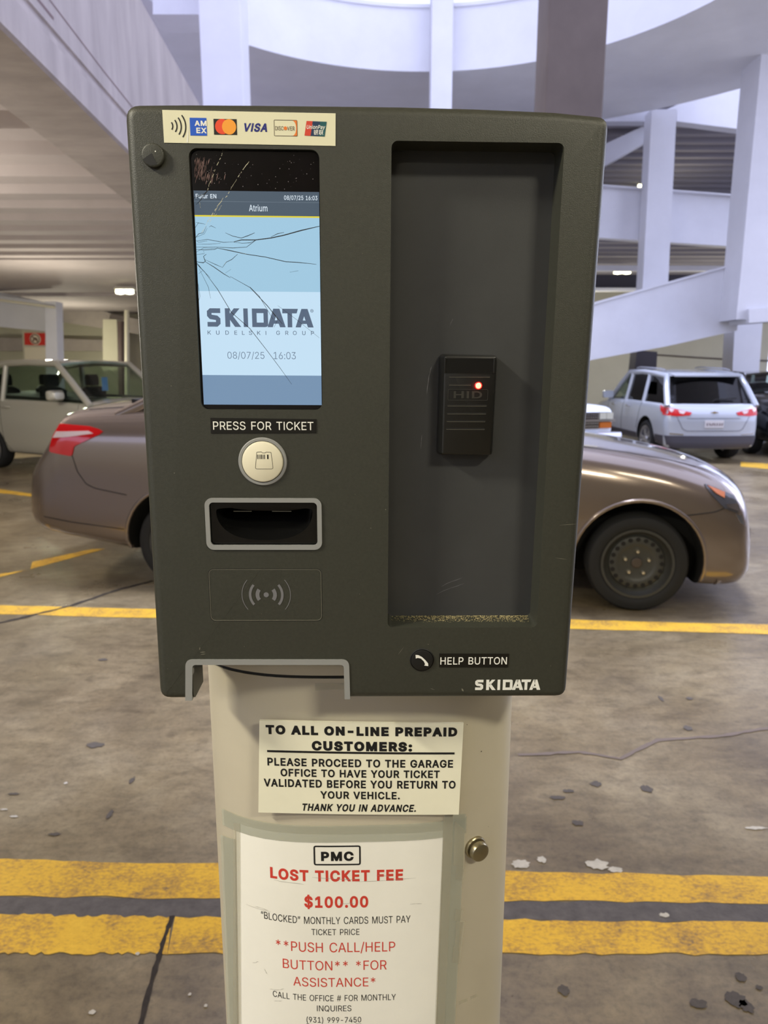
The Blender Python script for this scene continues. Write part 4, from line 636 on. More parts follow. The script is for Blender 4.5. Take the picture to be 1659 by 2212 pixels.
# ------------------------------------------------------------------ the post: bowed front, rounded corners (x across and z up in mm)
PC = V3((-0.0213, 0.612, 0)); PR = V3((0.99974, 0.02282, 0)); PD = V3((-0.02282, 0.99974, 0))
PA = 0.153
def pdep(x): return 0.024 * (abs(x) / 0.13) ** 3.5
def pp(x, z, off=0.0):
    """point on the bowed front, off metres in front of it"""
    x /= 1000; z /= 1000
    s = math.copysign(3.5 * 0.024 * abs(x) ** 2.5 / 0.13 ** 3.5, x)
    n = (PR * (s) - PD).normalized()
    return PC + PR * x + PD * pdep(x) + V3((0, 0, z)) + n * off
prof = []
xe = PA - 0.020
for k in range(25): x = -xe + 2 * xe * k / 24; prof.append((x, pdep(x)))
sl = 3.5 * 0.024 * xe ** 2.5 / 0.13 ** 3.5
def corner(sgn):
    # quadratic blend from the front curve to the straight side
    p0 = V3((xe, pdep(xe))); p2 = V3((PA, pdep(xe) + 0.034)); p1 = V3((PA, pdep(xe) + 0.020 * sl))
    return [tuple(p0 * (1 - t) ** 2 + p1 * 2 * t * (1 - t) + p2 * t * t) for t in [k / 9 for k in range(1, 10)]]
cr_ = corner(1)
loop = prof + cr_ + [(PA, 0.24), (PA - 0.01, 0.25), (-PA + 0.01, 0.25), (-PA, 0.24)] + [(-x, y) for x, y in cr_[::-1]]
def post_ring(z, ins=0.0):
    return [PC + PR * (x * (1 - ins / PA)) + PD * (y + ins * (1 - 2 * y / 0.25)) + V3((0, 0, z)) for x, y in loop]
zg = 1.254
mb = MB(); mb.rings([post_ring(0.0), post_ring(zg - 0.003)]); post = mb.build('post', m_post, TM, world=True, smooth=40); post['label'] = 'silver painted post with a bowed front'
mb = MB(); mb.rings([post_ring(zg - 0.0035, 0.001), post_ring(zg + 0.0005, 0.001)]); mb.build('gasket', m_blkm, TM, world=True)
mb = MB(); mb.rings([post_ring(zg), post_ring(zg + 0.022)]); mb.build('post_cap', m_post, TM, world=True)
mb = MB(); mb.rings([post_ring(-0.0, -0.03), post_ring(0.012, -0.03)]); mb.build('base_plate', m_lock, TM, world=True)
# lock knob on the post
lk = (112.5, 1063.45)
ln = (pp(lk[0], lk[1], 0.01) - pp(lk[0], lk[1], 0)).normalized()
mb = MB(); mb.lathe([(0.0115, -0.002), (0.0115, 0.002), (0.0105, 0.003), (0.0075, 0.0032), (0.0075, 0.005), (0.0094, 0.0052), (0.0099, 0.006), (0.0099, 0.009), (0.009, 0.0108), (0.0065, 0.012), (0, 0.0125)], pp(*lk, 0), ln, 40)
lock = mb.build('lock_knob', m_lock, TM, world=True); lock['label'] = 'round brass-grey lock knob'
mb = MB()
for (x0, z0, x1, z1) in [(99.68, 882.4, 120.29, 886.65), (-42.27, 1239.57, -16.17, 1246.69)]:
    mb.face([pp(x0, z0, 0.0004), pp(x1, z0 + 1, 0.0004), pp(x1, z1, 0.0004), pp(x0, z1, 0.0004)])
mb.build('tape_residue', film_mat('residue', (205, 200, 178), 0.4), TM, world=True, smooth=0)
mb = MB()
for i in range(26):
    x = random.uniform(-120, 140); z = random.uniform(860, 1250); r = random.uniform(0.25, 0.7)
    mb.face([pp(x + a, z + b, 0.0003) for a, b in circ(0, 0, r, 7)])
mb.build('specks', M('speck_brown', (92, 82, 62), 0.8), TM, world=True, smooth=0)['kind'] = 'stuff'

def pb(x, z, off=0.0):
    """point on the stiff notice board, which bows far less than the post"""
    x /= 1000; z /= 1000
    return PC + PR * x + PD * (0.0016 * (x / 0.1) ** 2 - 0.0019 - off) + V3((0, 0, z))
def sheet(mb, quad, th, off=0.0004, nu=20, nv=2, curl=None, pp=pp):
    """thin sheet over the post; quad = corners bl, br, tr, tl as (x, z)"""
    bl, br, tr, tl = [V3(q).to_2d() for q in quad]
    F_ = []; B_ = []
    for j in range(nv + 1):
        t = j / nv
        for i in range(nu + 1):
            s = i / nu; p = (bl * (1 - s) + br * s) * (1 - t) + (tl * (1 - s) + tr * s) * t
            c = curl(s, t) if curl else 0
            F_.append(pp(p.x, p.y, off + th + c)); B_.append(pp(p.x, p.y, off + c))
    n = nu + 1; N = len(F_); fs = []
    for j in range(nv):
        for i in range(nu):
            a = j * n + i; fs += [(a, a + 1, a + n + 1, a + n), (N + a, N + a + n, N + a + n + 1, N + a + 1)]
    for i in range(nu): fs += [(i, N + i, N + i + 1, i + 1), (nv * n + i, nv * n + i + 1, N + nv * n + i + 1, N + nv * n + i)]
    for j in range(nv): fs += [(j * n, (j + 1) * n, N + (j + 1) * n, N + j * n), (j * n + nu, N + j * n + nu, N + (j + 1) * n + nu, (j + 1) * n + nu)]
    mb.add(F_ + B_, fs)

# notice for prepaid customers
pq = [(-98.6, 1116.7), (93.06, 1111.51), (95.66, 1206.51), (-94.31, 1211.62)]
cz = sum(q[1] for q in pq) / 4
NT = thing('notice_board', 'cream plastic notice to prepaid customers stuck on the post above the taped sheet', 'sign', tuple(pp(0, cz, 0)))
OFF = 0.0027; TILT = (pq[1][1] - pq[0][1] + pq[2][1] - pq[3][1]) / (pq[1][0] - pq[0][0] + pq[2][0] - pq[3][0])
mb = MB(); sheet(mb, pq, 0.0026, 0.0, pp=pb); mb.build('board', m_sign, NT, world=True)
def ptext(mb, lines, off, pp=pp, tilt=0.0):
    for s, rect, b, sh in lines: put_text(mb, s, rect, lambda x, z: pp(x, z + tilt * x, off), bold=b, shear=sh)
mb = MB()
ptext(mb, [('TO ALL ON-LINE PREPAID', (-88.75, 1195.67, 89.82, 1205.11), 0.055, 0), ('CUSTOMERS:', (-46.28, 1180.1, 47.54, 1190.06), 0.055, 0),
           ('PLEASE PROCEED TO THE GARAGE', (-88.22, 1163.53, 86.46, 1171.85), 0.028, 0), ('OFFICE TO HAVE YOUR TICKET', (-76.19, 1152.76, 73.94, 1160.9), 0.028, 0),
           ('VALIDATED BEFORE YOU RETURN TO', (-92.34, 1141.69, 89.31, 1150.11), 0.028, 0), ('YOUR VEHICLE.', (-39.26, 1130.32, 36.21, 1138.35), 0.028, 0),
           ('THANK YOU IN ADVANCE.', (-56.43, 1117.09, 51.7, 1124.96), 0.03, 0.22)], OFF + 0.0001, pb, TILT)
mb.build('lettering', m_black_ink, NT, world=True, smooth=0, weld=False)
rl = (-88.08, 1177.5, 87.66, 1179.46)
mb = MB(); sheet(mb, [(a, b + TILT * a) for a, b in ((rl[0], rl[1]), (rl[2], rl[1]), (rl[2], rl[3]), (rl[0], rl[3]))], 0.0002, OFF, pp=pb); mb.build('rule', m_black_ink, NT, world=True, smooth=0)

# taped lost ticket sheet
lq = [(-133.68, 793.04), (74.18, 814.32), (79.26, 1089.91), (-124.42, 1090.34)]
LT = thing('paper_notice', 'white paper lost ticket fee sheet in red print taped below the notice board', 'notice', tuple(pp(0, sum(q[1] for q in lq) / 4, 0)))
mb = MB(); sheet(mb, lq, 0.0003, 0.0006, 24, 12); mb.build('sheet', m_paper, LT, world=True, smooth=60)
OF = 0.00105
mb = MB()
ptext(mb, [('LOST TICKET FEE', (-90.56, 1038.54, 39.94, 1051.28), 0.035, 0), ('$100.00', (-57.42, 1007.49, 5.66, 1023.8), 0.03, 0), ('**PUSH CALL/HELP', (-87.25, 956.42, 32.47, 969.76), 0.0, 0),
           ('BUTTON** *FOR', (-80.8, 936.74, 23.96, 947.98), 0.0, 0), ('ASSISTANCE*', (-70.59, 917.09, 12.57, 927.95), 0.0, 0)], OF)
mb.build('lettering', m_red_ink, LT, world=True, smooth=0, weld=False)
mb = MB()
ptext(mb, [('PMC', (-39.93, 1061.36, -8.16, 1071.85), 0.045, 0), ('\u201cBLOCKED\u201d MONTHLY CARDS MUST PAY', (-101.62, 990.55, 47.63, 998.8), 0.0, 0), ('TICKET PRICE', (-50.95, 977.86, -3.16, 984.95), 0.0, 0),
           ('CALL THE OFFICE # FOR MONTHLY', (-92.26, 900.05, 33.31, 907.44), 0.0, 0), ('INQUIRES', (-47.11, 887.22, -12.01, 894.93), 0.0, 0), ('(931) 999-7450', (-58.09, 872.75, -2.13, 881.04), 0.002, 0)], OF)
r1 = (-47.15, 1056.68, -1.34, 1078.34)
ro = round_poly([(r1[0], r1[1]), (r1[2], r1[1]), (r1[2], r1[3]), (r1[0], r1[3])], 2.6, 4); ri = inset(ro, 1.6)
Lq = []
for i in range(len(ro)):
    j = (i + 1) % len(ro); m = 10 if math.dist(ro[i], ro[j]) > 8 else 1
    f = lambda p, q, t: (p[0] + (q[0] - p[0]) * t, p[1] + (q[1] - p[1]) * t)
    for k in range(m): Lq.append([f(ro[i], ro[j], k / m), f(ro[i], ro[j], (k + 1) / m), f(ri[i], ri[j], (k + 1) / m), f(ri[i], ri[j], k / m)])
for q in Lq: mb.face([pp(x, z, OF) for x, z in q])
ul = (-58.2, 871.2, -2.16, 872.23)
mb.face([pp(ul[0], ul[1], OF), pp(ul[2], ul[1], OF), pp(ul[2], ul[3], OF), pp(ul[0], ul[3], OF)])
mb.build('lettering', m_black_ink, LT, world=True, smooth=0, weld=False)
mb = MB()
for (x, y, L, a) in [(-117.29, 1001.2, 26, -3), (-108.07, 1002.1, 14, -2), (-112.99, 933.66, 8, 30), (-100.43, 931.05, 6, -60), (-87, 1037.39, 30, -4), (-48.87, 1043.14, 46, -3), (-7.35, 1038.28, 60, 2), (47.07, 1011.59, 12, 0), (13.48, 1044.99, 14, -4), (-91.44, 895.2, 9, 10), (-95.54, 908.25, 8, 5), (-88.78, 908.68, 9, 20), (-24.31, 1013.49, 16, 3)]:
    p = [(x + t * L * math.cos(math.radians(a)), y + t * L * math.sin(math.radians(a)) + random.uniform(-.4, .4)) for t in (0, .25, .5, .75, 1)]
    for q in band(p, [0.1, 0.35, 0.2, 0.4, 0.1]): mb.face([pp(u, v, OF + 0.0001) for u, v in q])
mb.build('scuffs', M('paper_scuff', (150, 146, 138), 0.8), LT, world=True, smooth=0)['kind'] = 'stuff'
for (nm, q, m) in [('tape_strip', [(-139.61, 1081.18), (102.03, 1082.81), (102.26, 1100.96), (-139.92, 1099.34)], m_tape), ('tape_strip', [(-146.75, 800.92), (-135.72, 804.28), (-125.98, 1071.38), (-142.8, 1068.29)], m_tape), ('tape_strip', [(-141.02, 800.77), (-130.9, 807.93), (-119.96, 1091.41), (-127.02, 1089.89)], m_tape2), ('tape_strip', [(75.26, 826.54), (94.13, 821.26), (101.09, 1104.04), (80, 1108.17)], m_tape), ('tape_strip', [(73, 827.01), (83.24, 824.63), (88.51, 1106.76), (78.95, 1108.32)], m_tape2)]:
    mb = MB(); sheet(mb, q, 0.0001, 0.0013 if m is m_tape else 0.0015, 16, 2); mb.build(nm, m, LT, world=True, smooth=60)
for q in [[(89.62, 1050.38), (100.67, 1046.45), (101.09, 1085.4), (89.94, 1099.57)], [(91.68, 1034.15), (100.57, 1031.34), (101.36, 1045.54), (92.68, 1049.7)], [(91.53, 986.99), (99.4, 984.28), (100.92, 996.64), (92.82, 999.92)], [(92.8, 956.83), (100.07, 954.12), (102.83, 982.19), (93.77, 985.91)], [(90.26, 937.88), (99.37, 934.11), (99.61, 954.27), (91.45, 957.2)]]:
    mb = MB(); sheet(mb, q, 0.0001, 0.0018, 6, 2); mb.build('tape_strip', m_tape2, LT, world=True, smooth=60)

# ------------------------------------------------------------------ the garage
m_conc_w = M('painted_concrete', (216, 216, 222), rough=0.75, noise=(1.3, 0.10), bump=(40, 0.12, 0.003))
m_conc = M('bare_concrete', (170, 160, 152), rough=0.8, noise=(2.2, 0.22), bump=(60, 0.25, 0.004))
m_ceil = M('ceiling_paint', (186, 176, 174), rough=0.8, noise=(1.6, 0.14), bump=(40, 0.2, 0.003))
m_beam = M('stained_beam_paint', (176, 166, 162), rough=0.8, noise=(1.6, 0.3), bump=(50, 0.25, 0.003), stretch=(1, 2.2, 0.45))
m_cream = M('cream_wall_paint', (200, 195, 170), rough=0.75, noise=(0.8, 0.12))
m_brown_c = M('brown_concrete', (112, 100, 92), rough=0.85, noise=(3, 0.18), bump=(30, 0.2, 0.004))
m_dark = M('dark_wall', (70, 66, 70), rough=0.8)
m_pipe = M('dark_pipe', (74, 58, 54), rough=0.6)
m_pipe_w = M('white_pipe', (214, 208, 186), rough=0.5)
m_lampon = M('lamp_tube', (255, 250, 205), emit=9.0)
m_fix = M('lamp_housing', (210, 208, 200), rough=0.5)
m_yel = None

def floor_material():
    m = bpy.data.materials.new('oil_stained_concrete'); m.use_nodes = True; nt = m.node_tree; b = nt.nodes['Principled BSDF']
    tc = nt.nodes.new('ShaderNodeTexCoord'); L = nt.links.new
    def noise(scale, detail=8, rough=0.6, dist=0.0, sc=None):
        n = nt.nodes.new('ShaderNodeTexNoise'); n.inputs['Scale'].default_value = scale; n.inputs['Detail'].default_value = detail; n.inputs['Roughness'].default_value = rough; n.inputs['Distortion'].default_value = dist
        if sc:
            mp = nt.nodes.new('ShaderNodeMapping'); mp.inputs['Scale'].default_value = sc; L(tc.outputs['Object'], mp.inputs['Vector']); L(mp.outputs['Vector'], n.inputs['Vector'])
        else: L(tc.outputs['Object'], n.inputs['Vector'])
        return n.outputs['Fac']
    def ramp(fac, stops):
        r = nt.nodes.new('ShaderNodeValToRGB'); e = r.color_ramp.elements
        while len(e) < len(stops): e.new(0.5)
        for x, (p, c) in zip(e, stops): x.position = p; x.color = c
        L(fac, r.inputs['Fac']); return r.outputs['Color']
    def mix(a, bb, f, mode='MULTIPLY'):
        x = nt.nodes.new('ShaderNodeMix'); x.data_type = 'RGBA'; x.blend_type = mode
        if isinstance(f, float): x.inputs[0].default_value = f
        else: L(f, x.inputs[0])
        L(a, x.inputs[6]); L(bb, x.inputs[7]); return x.outputs[2]
    base = ramp(noise(1.4, 10, 0.65, 0.4), [(0.28, lin((102, 89, 67))), (0.5, lin((127, 113, 87))), (0.72, lin((152, 139, 112)))])
    g = lambda v: (v, v, v, 1)
    c = mix(base, ramp(noise(7, 10, 0.7, 0.3, (1, 2.2, 1)), [(0.36, g(0.70)), (0.5, g(0.95)), (0.66, g(1.12))]), 1.0)
    c = mix(c, ramp(noise(46, 6, 0.75), [(0.34, g(0.72)), (0.5, g(1.0)), (0.68, g(1.15))]), 0.9)
    c = mix(c, ramp(noise(0.6, 5, 0.6, 1.2), [(0.38, (0.62, 0.6, 0.6, 1)), (0.52, g(1.0)), (0.9, g(1.0))]), 0.7)
    c = mix(c, ramp(noise(5.2, 2, 0.4, 0.0), [(0.2, g(0.55)), (0.26, g(1.0)), (1, g(1.0))]), 0.8)
    L(c, b.inputs['Base Color'])
    L(ramp(noise(2.2, 6), [(0.3, g(0.24)), (0.7, g(0.44))]), b.inputs['Roughness'])
    bp = nt.nodes.new('ShaderNodeBump'); bp.inputs['Strength'].default_value = 0.2; bp.inputs['Distance'].default_value = 0.002
    L(noise(70, 6, 0.7), bp.inputs['Height']); L(bp.outputs['Normal'], b.inputs['Normal'])
    return m
def paint_material():
    m = bpy.data.materials.new('worn_yellow_paint'); m.use_nodes = True; nt = m.node_tree; L = nt.links.new
    b = nt.nodes['Principled BSDF']; tc = nt.nodes.new('ShaderNodeTexCoord')
    def noise(s, sc=None):
        n = nt.nodes.new('ShaderNodeTexNoise'); n.inputs['Scale'].default_value = s; n.inputs['Detail'].default_value = 10; n.inputs['Roughness'].default_value = 0.72
        mp = nt.nodes.new('ShaderNodeMapping'); mp.inputs['Scale'].default_value = sc or (1, 1, 1); L(tc.outputs['Object'], mp.inputs['Vector']); L(mp.outputs['Vector'], n.inputs['Vector'])
        return n.outputs['Fac']
    r = nt.nodes.new('ShaderNodeValToRGB'); e = r.color_ramp.elements; e.new(0.5); e.new(0.6)
    for x, (p, c) in zip(e, [(0.36, (112, 92, 66)), (0.44, (178, 138, 56)), (0.52, (214, 168, 44)), (0.68, (232, 188, 56))]): x.position = p; x.color = lin(c)
    a = nt.nodes.new('ShaderNodeMath'); a.operation = 'ADD'; k = nt.nodes.new('ShaderNodeMath'); k.operation = 'MULTIPLY'; k.inputs[1].default_value = 0.5
    L(noise(5), a.inputs[0]); L(noise(60, (1, 1.6, 1)), a.inputs[1]); L(a.outputs[0], k.inputs[0]); L(k.outputs[0], r.inputs['Fac']); L(r.outputs['Color'], b.inputs['Base Color'])
    b.inputs['Roughness'].default_value = 0.6
    return m
m_floor = floor_material(); m_yel = paint_material()

mb = MB(); mb.box(-26, -8, -0.25, 26, 42, 0); floor = struct(mb.build('floor', m_floor, smooth=0))
def paint(q, n=40, jag=0.006, mat=None, z=0.002, name='painted_line'):
    """painted stripe on the floor, edges a little ragged; q = near-left, near-right, far-right, far-left"""
    a, b, c, d = [V3(p) for p in q]; top = []; bot = []
    for i in range(n + 1):
        t = i / n; bot.append(a.lerp(b, t) + V3((0, random.uniform(-jag, jag), 0))); top.append(d.lerp(c, t) + V3((0, random.uniform(-jag, jag), 0)))
    mb = MB()
    for i in range(n):
        mb.face([bot[i] + V3((0, 0, z)), bot[i + 1] + V3((0, 0, z)), top[i + 1] + V3((0, 0, z)), top[i] + V3((0, 0, z))])
    return mb.build(name, mat or m_yel, floor, smooth=0)
for q in [[(-1.18, 1.839, 0), (1.179, 1.81, 0), (1.239, 1.918, 0), (-1.27, 2.002, 0)], [(-1.064, 1.628, 0), (-0.578, 1.627, 0), (-0.606, 1.756, 0), (-1.14, 1.767, -0)], [(-0.578, 1.627, 0), (1.076, 1.626, 0), (1.137, 1.736, 0), (-0.596, 1.758, 0)], [(-2.549, 4.327, 0), (2.378, 3.962, 0), (2.464, 4.117, 0), (-2.644, 4.501, 0)], [(-3.003, 4.969, 0), (-2.817, 5.283, 0), (-2.786, 5.335, 0), (-3.097, 5.134, 0)], [(-2.77, 5.361, 0), (-2.431, 6.007, 0), (-2.544, 6.007, 0), (-2.861, 5.58, 0)], [(-5.116, 8.994, 0), (-4.294, 8.586, 0), (-4.391, 8.785, 0), (-5.319, 9.362, 0)], [(5.776, 11.406, 0), (6.212, 10.973, 0), (6.577, 11.636, 0), (6.068, 11.997, 0)]]:
    paint(q)
m_trench = M('dark_asphalt', (98, 92, 90), rough=0.7, noise=(30, 0.45), bump=(120, 0.4, 0.003))
paint([(-1.138, 1.763, 0), (1.136, 1.734, 0), (1.18, 1.812, 0), (-1.18, 1.84, 0)], mat=m_trench, z=0.001, name='floor_strip')
m_joint = M('joint_dirt', (52, 44, 38), rough=0.9, noise=(60, 0.5))
def ground_ribbon(pts, w, mat, name, z=0.0028):
    P = []; 
    for a, b in zip(pts, pts[1:]):
        for k in range(8): P.append(V3(a).lerp(V3(b), k / 8) + V3((random.uniform(-1, 1), random.uniform(-1, 1), 0)) * w * 0.12)
    P.append(V3(pts[-1])); mb = MB()
    for q in band([(p.x, p.y) for p in P], [w * random.uniform(0.6, 1.2) for p in P]): mb.face([(x, y, z) for x, y in q])
    return mb.build(name, mat, floor, smooth=0)
ground_ribbon([(-0.605, 1.76, -0), (-0.601, 1.66, 0), (-0.595, 1.555, 0), (-0.578, 1.399, 0)], 0.013, m_joint, 'floor_joint')
ground_ribbon([(-2.409, 4.125, 0), (-2.256, 4.275, 0), (-2.078, 4.473, 0), (-1.899, 4.814, 0), (-1.712, 5.05, 0)], 0.035, m_joint, 'floor_crack')
ground_ribbon([(0.545, 2.624, 0), (0.795, 2.648, 0), (0.948, 2.596, 0), (1.151, 2.741, 0), (1.443, 2.779, 0), (1.698, 2.851, 0)], 0.02, M('crack_brown', (104, 92, 84), rough=0.9), 'floor_crack')  # brownish ribbon laid along the crack
m_spot = M('gum_spot', (84, 76, 68), rough=0.7, noise=(80, 0.3)); m_pale = M('pale_splash', (196, 190, 178), rough=0.9, noise=(40, 0.25))
mb = MB(); mp_ = MB()
def blob(mb, c, rx, ry, z=0.003, rough=0.3):
    rx *= .72; ry *= .72; c = V3(c); n = 18; ph = random.random() * 6
    mb.face([c + V3((math.cos(2 * PI * k / n) * rx * (1 + rough * math.sin(3 * k + ph) * random.random()), math.sin(2 * PI * k / n) * ry * (1 + rough * random.uniform(-1, 1)), z)) for k in range(n)])
for p, rx, ry, o in [((-1.199, 2.703, 0), 0.05, 0.03, 0), ((-1.514, 3.587, 0), 0.035, 0.02, 0), ((0.798, 2.42, 0), 0.03, 0.025, 0), ((0.667, 2.184, 0), 0.026, 0.022, 0), ((0.634, 2.332, 0), 0.04, 0.016, 0), ((0.683, 2.373, 0), 0.03, 0.014, 0), ((0.977, 2.387, 0), 0.028, 0.034, 0), ((1.323, 2.843, 0), 0.025, 0.03, 0), ((1.451, 3.127, 0), 0.02, 0.02, 0), ((1.315, 3.127, 0), 0.012, 0.04, 0), ((0.916, 1.551, 0), 0.02, 0.018, 0), ((0.872, 1.486, -0), 0.035, 0.03, 0), ((0.888, 1.467, 0), 0.022, 0.025, 0), ((0.947, 1.52, 0), 0.012, 0.01, 0), ((0.775, 1.473, 0), 0.03, 0.02, 0), ((-0.958, 2.442, 0), 0.012, 0.03, 0), ((-0.962, 2.23, 0), 0.012, 0.035, 0), ((-1.107, 2.124, 0), 0.03, 0.01, 0), ((-1.362, 2.355, 0), 0.03, 0.008, 0), ((0.452, 1.513, 0), 0.02, 0.02, 0), ((0.673, 1.976, 0), 0.05, 0.03, 1), ((0.723, 1.951, 0), 0.03, 0.02, 1), ((0.432, 1.976, 0), 0.04, 0.03, 1), ((0.502, 1.998, -0), 0.02, 0.02, 1), ((1.265, 2.156, 0), 0.05, 0.012, 1), ((-0.708, 1.45, 0), 0.012, 0.008, 1), ((-0.658, 1.626, 0), 0.008, 0.008, 1), ((-0.485, 1.5, 0), 0.006, 0.006, 1), ((-0.437, 1.468, 0), 0.006, 0.006, 1), ((-1.349, 2.26, 0), 0.02, 0.006, 1), ((-1.292, 2.22, 0), 0.02, 0.008, 1), ((-1.201, 2.424, 0), 0.01, 0.01, 1), ((0.802, 1.763, 0), 0.02, 0.012, 1)]:
    blob(mp_ if o else mb, p, rx, ry)
mb.build('floor_spots', m_spot, floor, smooth=0)['kind'] = 'stuff'; mp_.build('floor_splashes', m_pale, floor, smooth=0)['kind'] = 'stuff'

# bay over the driver's lane, out of the picture above the machine
mb = MB(); mb.box(-1.95, -8, 3.45, 13.5, 3.2, 3.85); struct(mb.build('ceiling', m_ceil, smooth=0))
mb = MB(); mb.box(-22, -8.3, 0, 13.8, -8, 4.1); struct(mb.build('wall_front', m_cream, smooth=0))  # unseen wall behind the camera, added to keep sky light out

# L-shaped edge beam running away on the left
BD = V3((-0.049, 1.0, 0)).normalized()
X_F = 1.9 * -1.02
prof2 = [(X_F - 0.58, 3.43), (X_F - 0.02, 3.43), (X_F, 3.45), (X_F, 3.665), (X_F - 0.03, 3.68), (X_F - 0.03, 3.74), (X_F - 0.065, 3.755), (X_F - 0.065, 3.80), (X_F - 0.05, 3.81), (X_F - 0.05, 5.06), (X_F - 0.30, 5.06), (X_F - 0.58, 4.7)]
mb = MB(); mb.rings([[V3((x - 0.049 * y, y, z)) for x, z in prof2] for y in (-6, 0, 3, 6, 10.75)]); bm_ = struct(mb.build('beam', m_beam, smooth=0))
mb = MB()
for w, pts in ((0.012, [(3.4, 4.05), (4.6, 4.0), (6.4, 3.94), (8, 3.92)]), (0.02, [(3.5, 3.93), (4.4, 3.9), (5.4, 3.88)])):
    for q in band(pts, w): mb.face([(X_F - 0.0485 - 0.049 * y, y, z) for y, z in q])
mb.build('beam_crack', M('rust_stain', (112, 92, 92), rough=0.9), bm_, smooth=0)
# ribbed ceiling left of the beam: pan joists running across
mb = MB()
XL = -22
for i in range(13):
    y = 4.36 + 0.712 * i; 
    xr = X_F - 0.56 - 0.049 * y
    mb.prism([(XL, y - 0.46, 3.86), (XL, y - 0.30, 3.436), (XL, y + 0.0, 3.436), (XL, y + 0.16, 3.86)], (xr + 0.07 - XL, 0, 0))
mb.box(XL, -2, 3.86, X_F - 0.6, 14.0, 4.1)
struct(mb.build('ceiling', m_ceil, smooth=0))
mb = MB(); mb.box(XL, 13.0, 3.42, -2.75, 18.4, 4.1); struct(mb.build('ceiling', m_ceil, smooth=0))
mb = MB(); mb.box(XL, 18.4, 3.34, -2.9, 27, 4.0); struct(mb.build('ceiling', m_ceil, smooth=0))
# walls, beam and columns beyond the left bay
mb = MB(); mb.box(-22, 24.0, 0, -2.5, 24.3, 3.4); struct(mb.build('wall_back_left', m_cream, smooth=0))
mb = MB(); mb.prism([(-9.84, 17.5, 2.614), (-8.086, 17.5, 2.442), (-8.025, 17.5, 3.104), (-9.742, 17.5, 3.483)], (0, 0.5, 0)); struct(mb.build('beam', m_conc_w, smooth=0))
mb = MB(); mb.prism([(-8.056, 17.1, 0.771), (-7.757, 17.1, 0.771), (-7.613, 17.1, 3.099), (-7.871, 17.1, 3.099)], (0, 0.35, 0)); struct(mb.build('column', m_conc_w, smooth=0))
mb = MB(); mb.prism([(-9.021, 18.13, 1.551), (-8.324, 18.13, 1.551), (-8.22, 18.13, 2.686), (-8.969, 18.13, 2.763)], (0, 0.5, 0)); struct(mb.build('wall_pier', m_cream, smooth=0))
mb = MB(); mb.prism([(-10.265, 23, 3.038), (-7.72, 23, 2.643), (-7.689, 23, 3.095), (-10.209, 23, 3.654)], (0, 0.6, 0)); struct(mb.build('beam', m_conc, smooth=0))
mb = MB(); mb.prism([(-8.749, 22.5, 1.528), (-8.26, 22.5, 1.528), (-8.204, 22.5, 3.061), (-8.63, 22.5, 3.061)], (0, 0.5, 0)); struct(mb.build('column', m_cream, smooth=0))
mb = MB(); mb.prism([(-13.253, 23.4, 2.142), (-9.052, 23.4, 2.142), (-9.025, 23.4, 2.49), (-13.204, 23.4, 2.576)], (0, 0.3, 0)); struct(mb.build('wall_ledge', m_conc, smooth=0))
def pipe(name, pts, r, mat, label):
    mb = MB(); mb.tube(pts, r, 12); return tag(mb.build(name, mat, smooth=60), label, 'pipe')
pipe('drain_pipe', [(-7.986, 21.8, 0.016), (-7.815, 21.8, 2.96)], 0.11, m_pipe, 'dark vertical drain pipe against the far cream wall')
pipe('conduit', [(-7.739, 21.5, 0.009), (-7.522, 21.5, 3.255)], 0.07, m_pipe_w, 'thin white vertical conduit beside the dark drain pipe')
pipe('ceiling_pipe', [(-9.489, 17, 3.202), (-7.612, 17, 2.956)], 0.03, m_pipe_w, 'thin pale pipe running along the beam under the left ceiling')
# red prohibition sign on the pier
sg = thing('warning_sign', 'red sign with a white prohibition circle on the far pier above the silver hatchback', 'sign', (-8.634, 18, 2.146))
sq = [(-8.935, 18.1, 2.149), (-8.412, 18.1, 2.138), (-8.396, 18.1, 2.434), (-8.912, 18.1, 2.44)]
mb = MB(); mb.prism(sq, (0, 0.03, 0)); mb.build('sign_panel', M('sign_red', (214, 52, 36), rough=0.5), sg, world=True, smooth=0)
mb = MB(); sc_ = V3((-8.647, 18.08, 2.288)); R = 0.135
mb.face([sc_ + V3((math.cos(t) * R, 0, math.sin(t) * R)) for t in [2 * PI * k / 32 for k in range(32)]]); mb.build('sign_disc', M('sign_white', (236, 226, 200), rough=0.6), sg, world=True, smooth=0)
mb = MB()
for q in band(arc(0, 0, R * 0.78, 0, 360, 30), 0.028) + band([(-0.07, 0.07), (0.07, -0.07)], 0.03) + band([(-0.05, -0.06), (-0.02, 0.03), (0.02, 0.02), (0.06, -0.02)], 0.04): mb.face([sc_ + V3((x, -0.01, z)) for x, z in q])
mb.build('sign_symbol', M('sign_symbol', (120, 84, 66), rough=0.6), sg, world=True, smooth=0)
mb = MB(); mb.prism([(-8.973, 18.12, 1.801), (-8.447, 18.12, 1.801), (-8.422, 18.12, 2.094), (-8.95, 18.12, 2.094)], (0, 0.02, 0)); mb.build('sign_panel', M('sign_pale', (226, 216, 188), rough=0.6), sg, world=True, smooth=0)

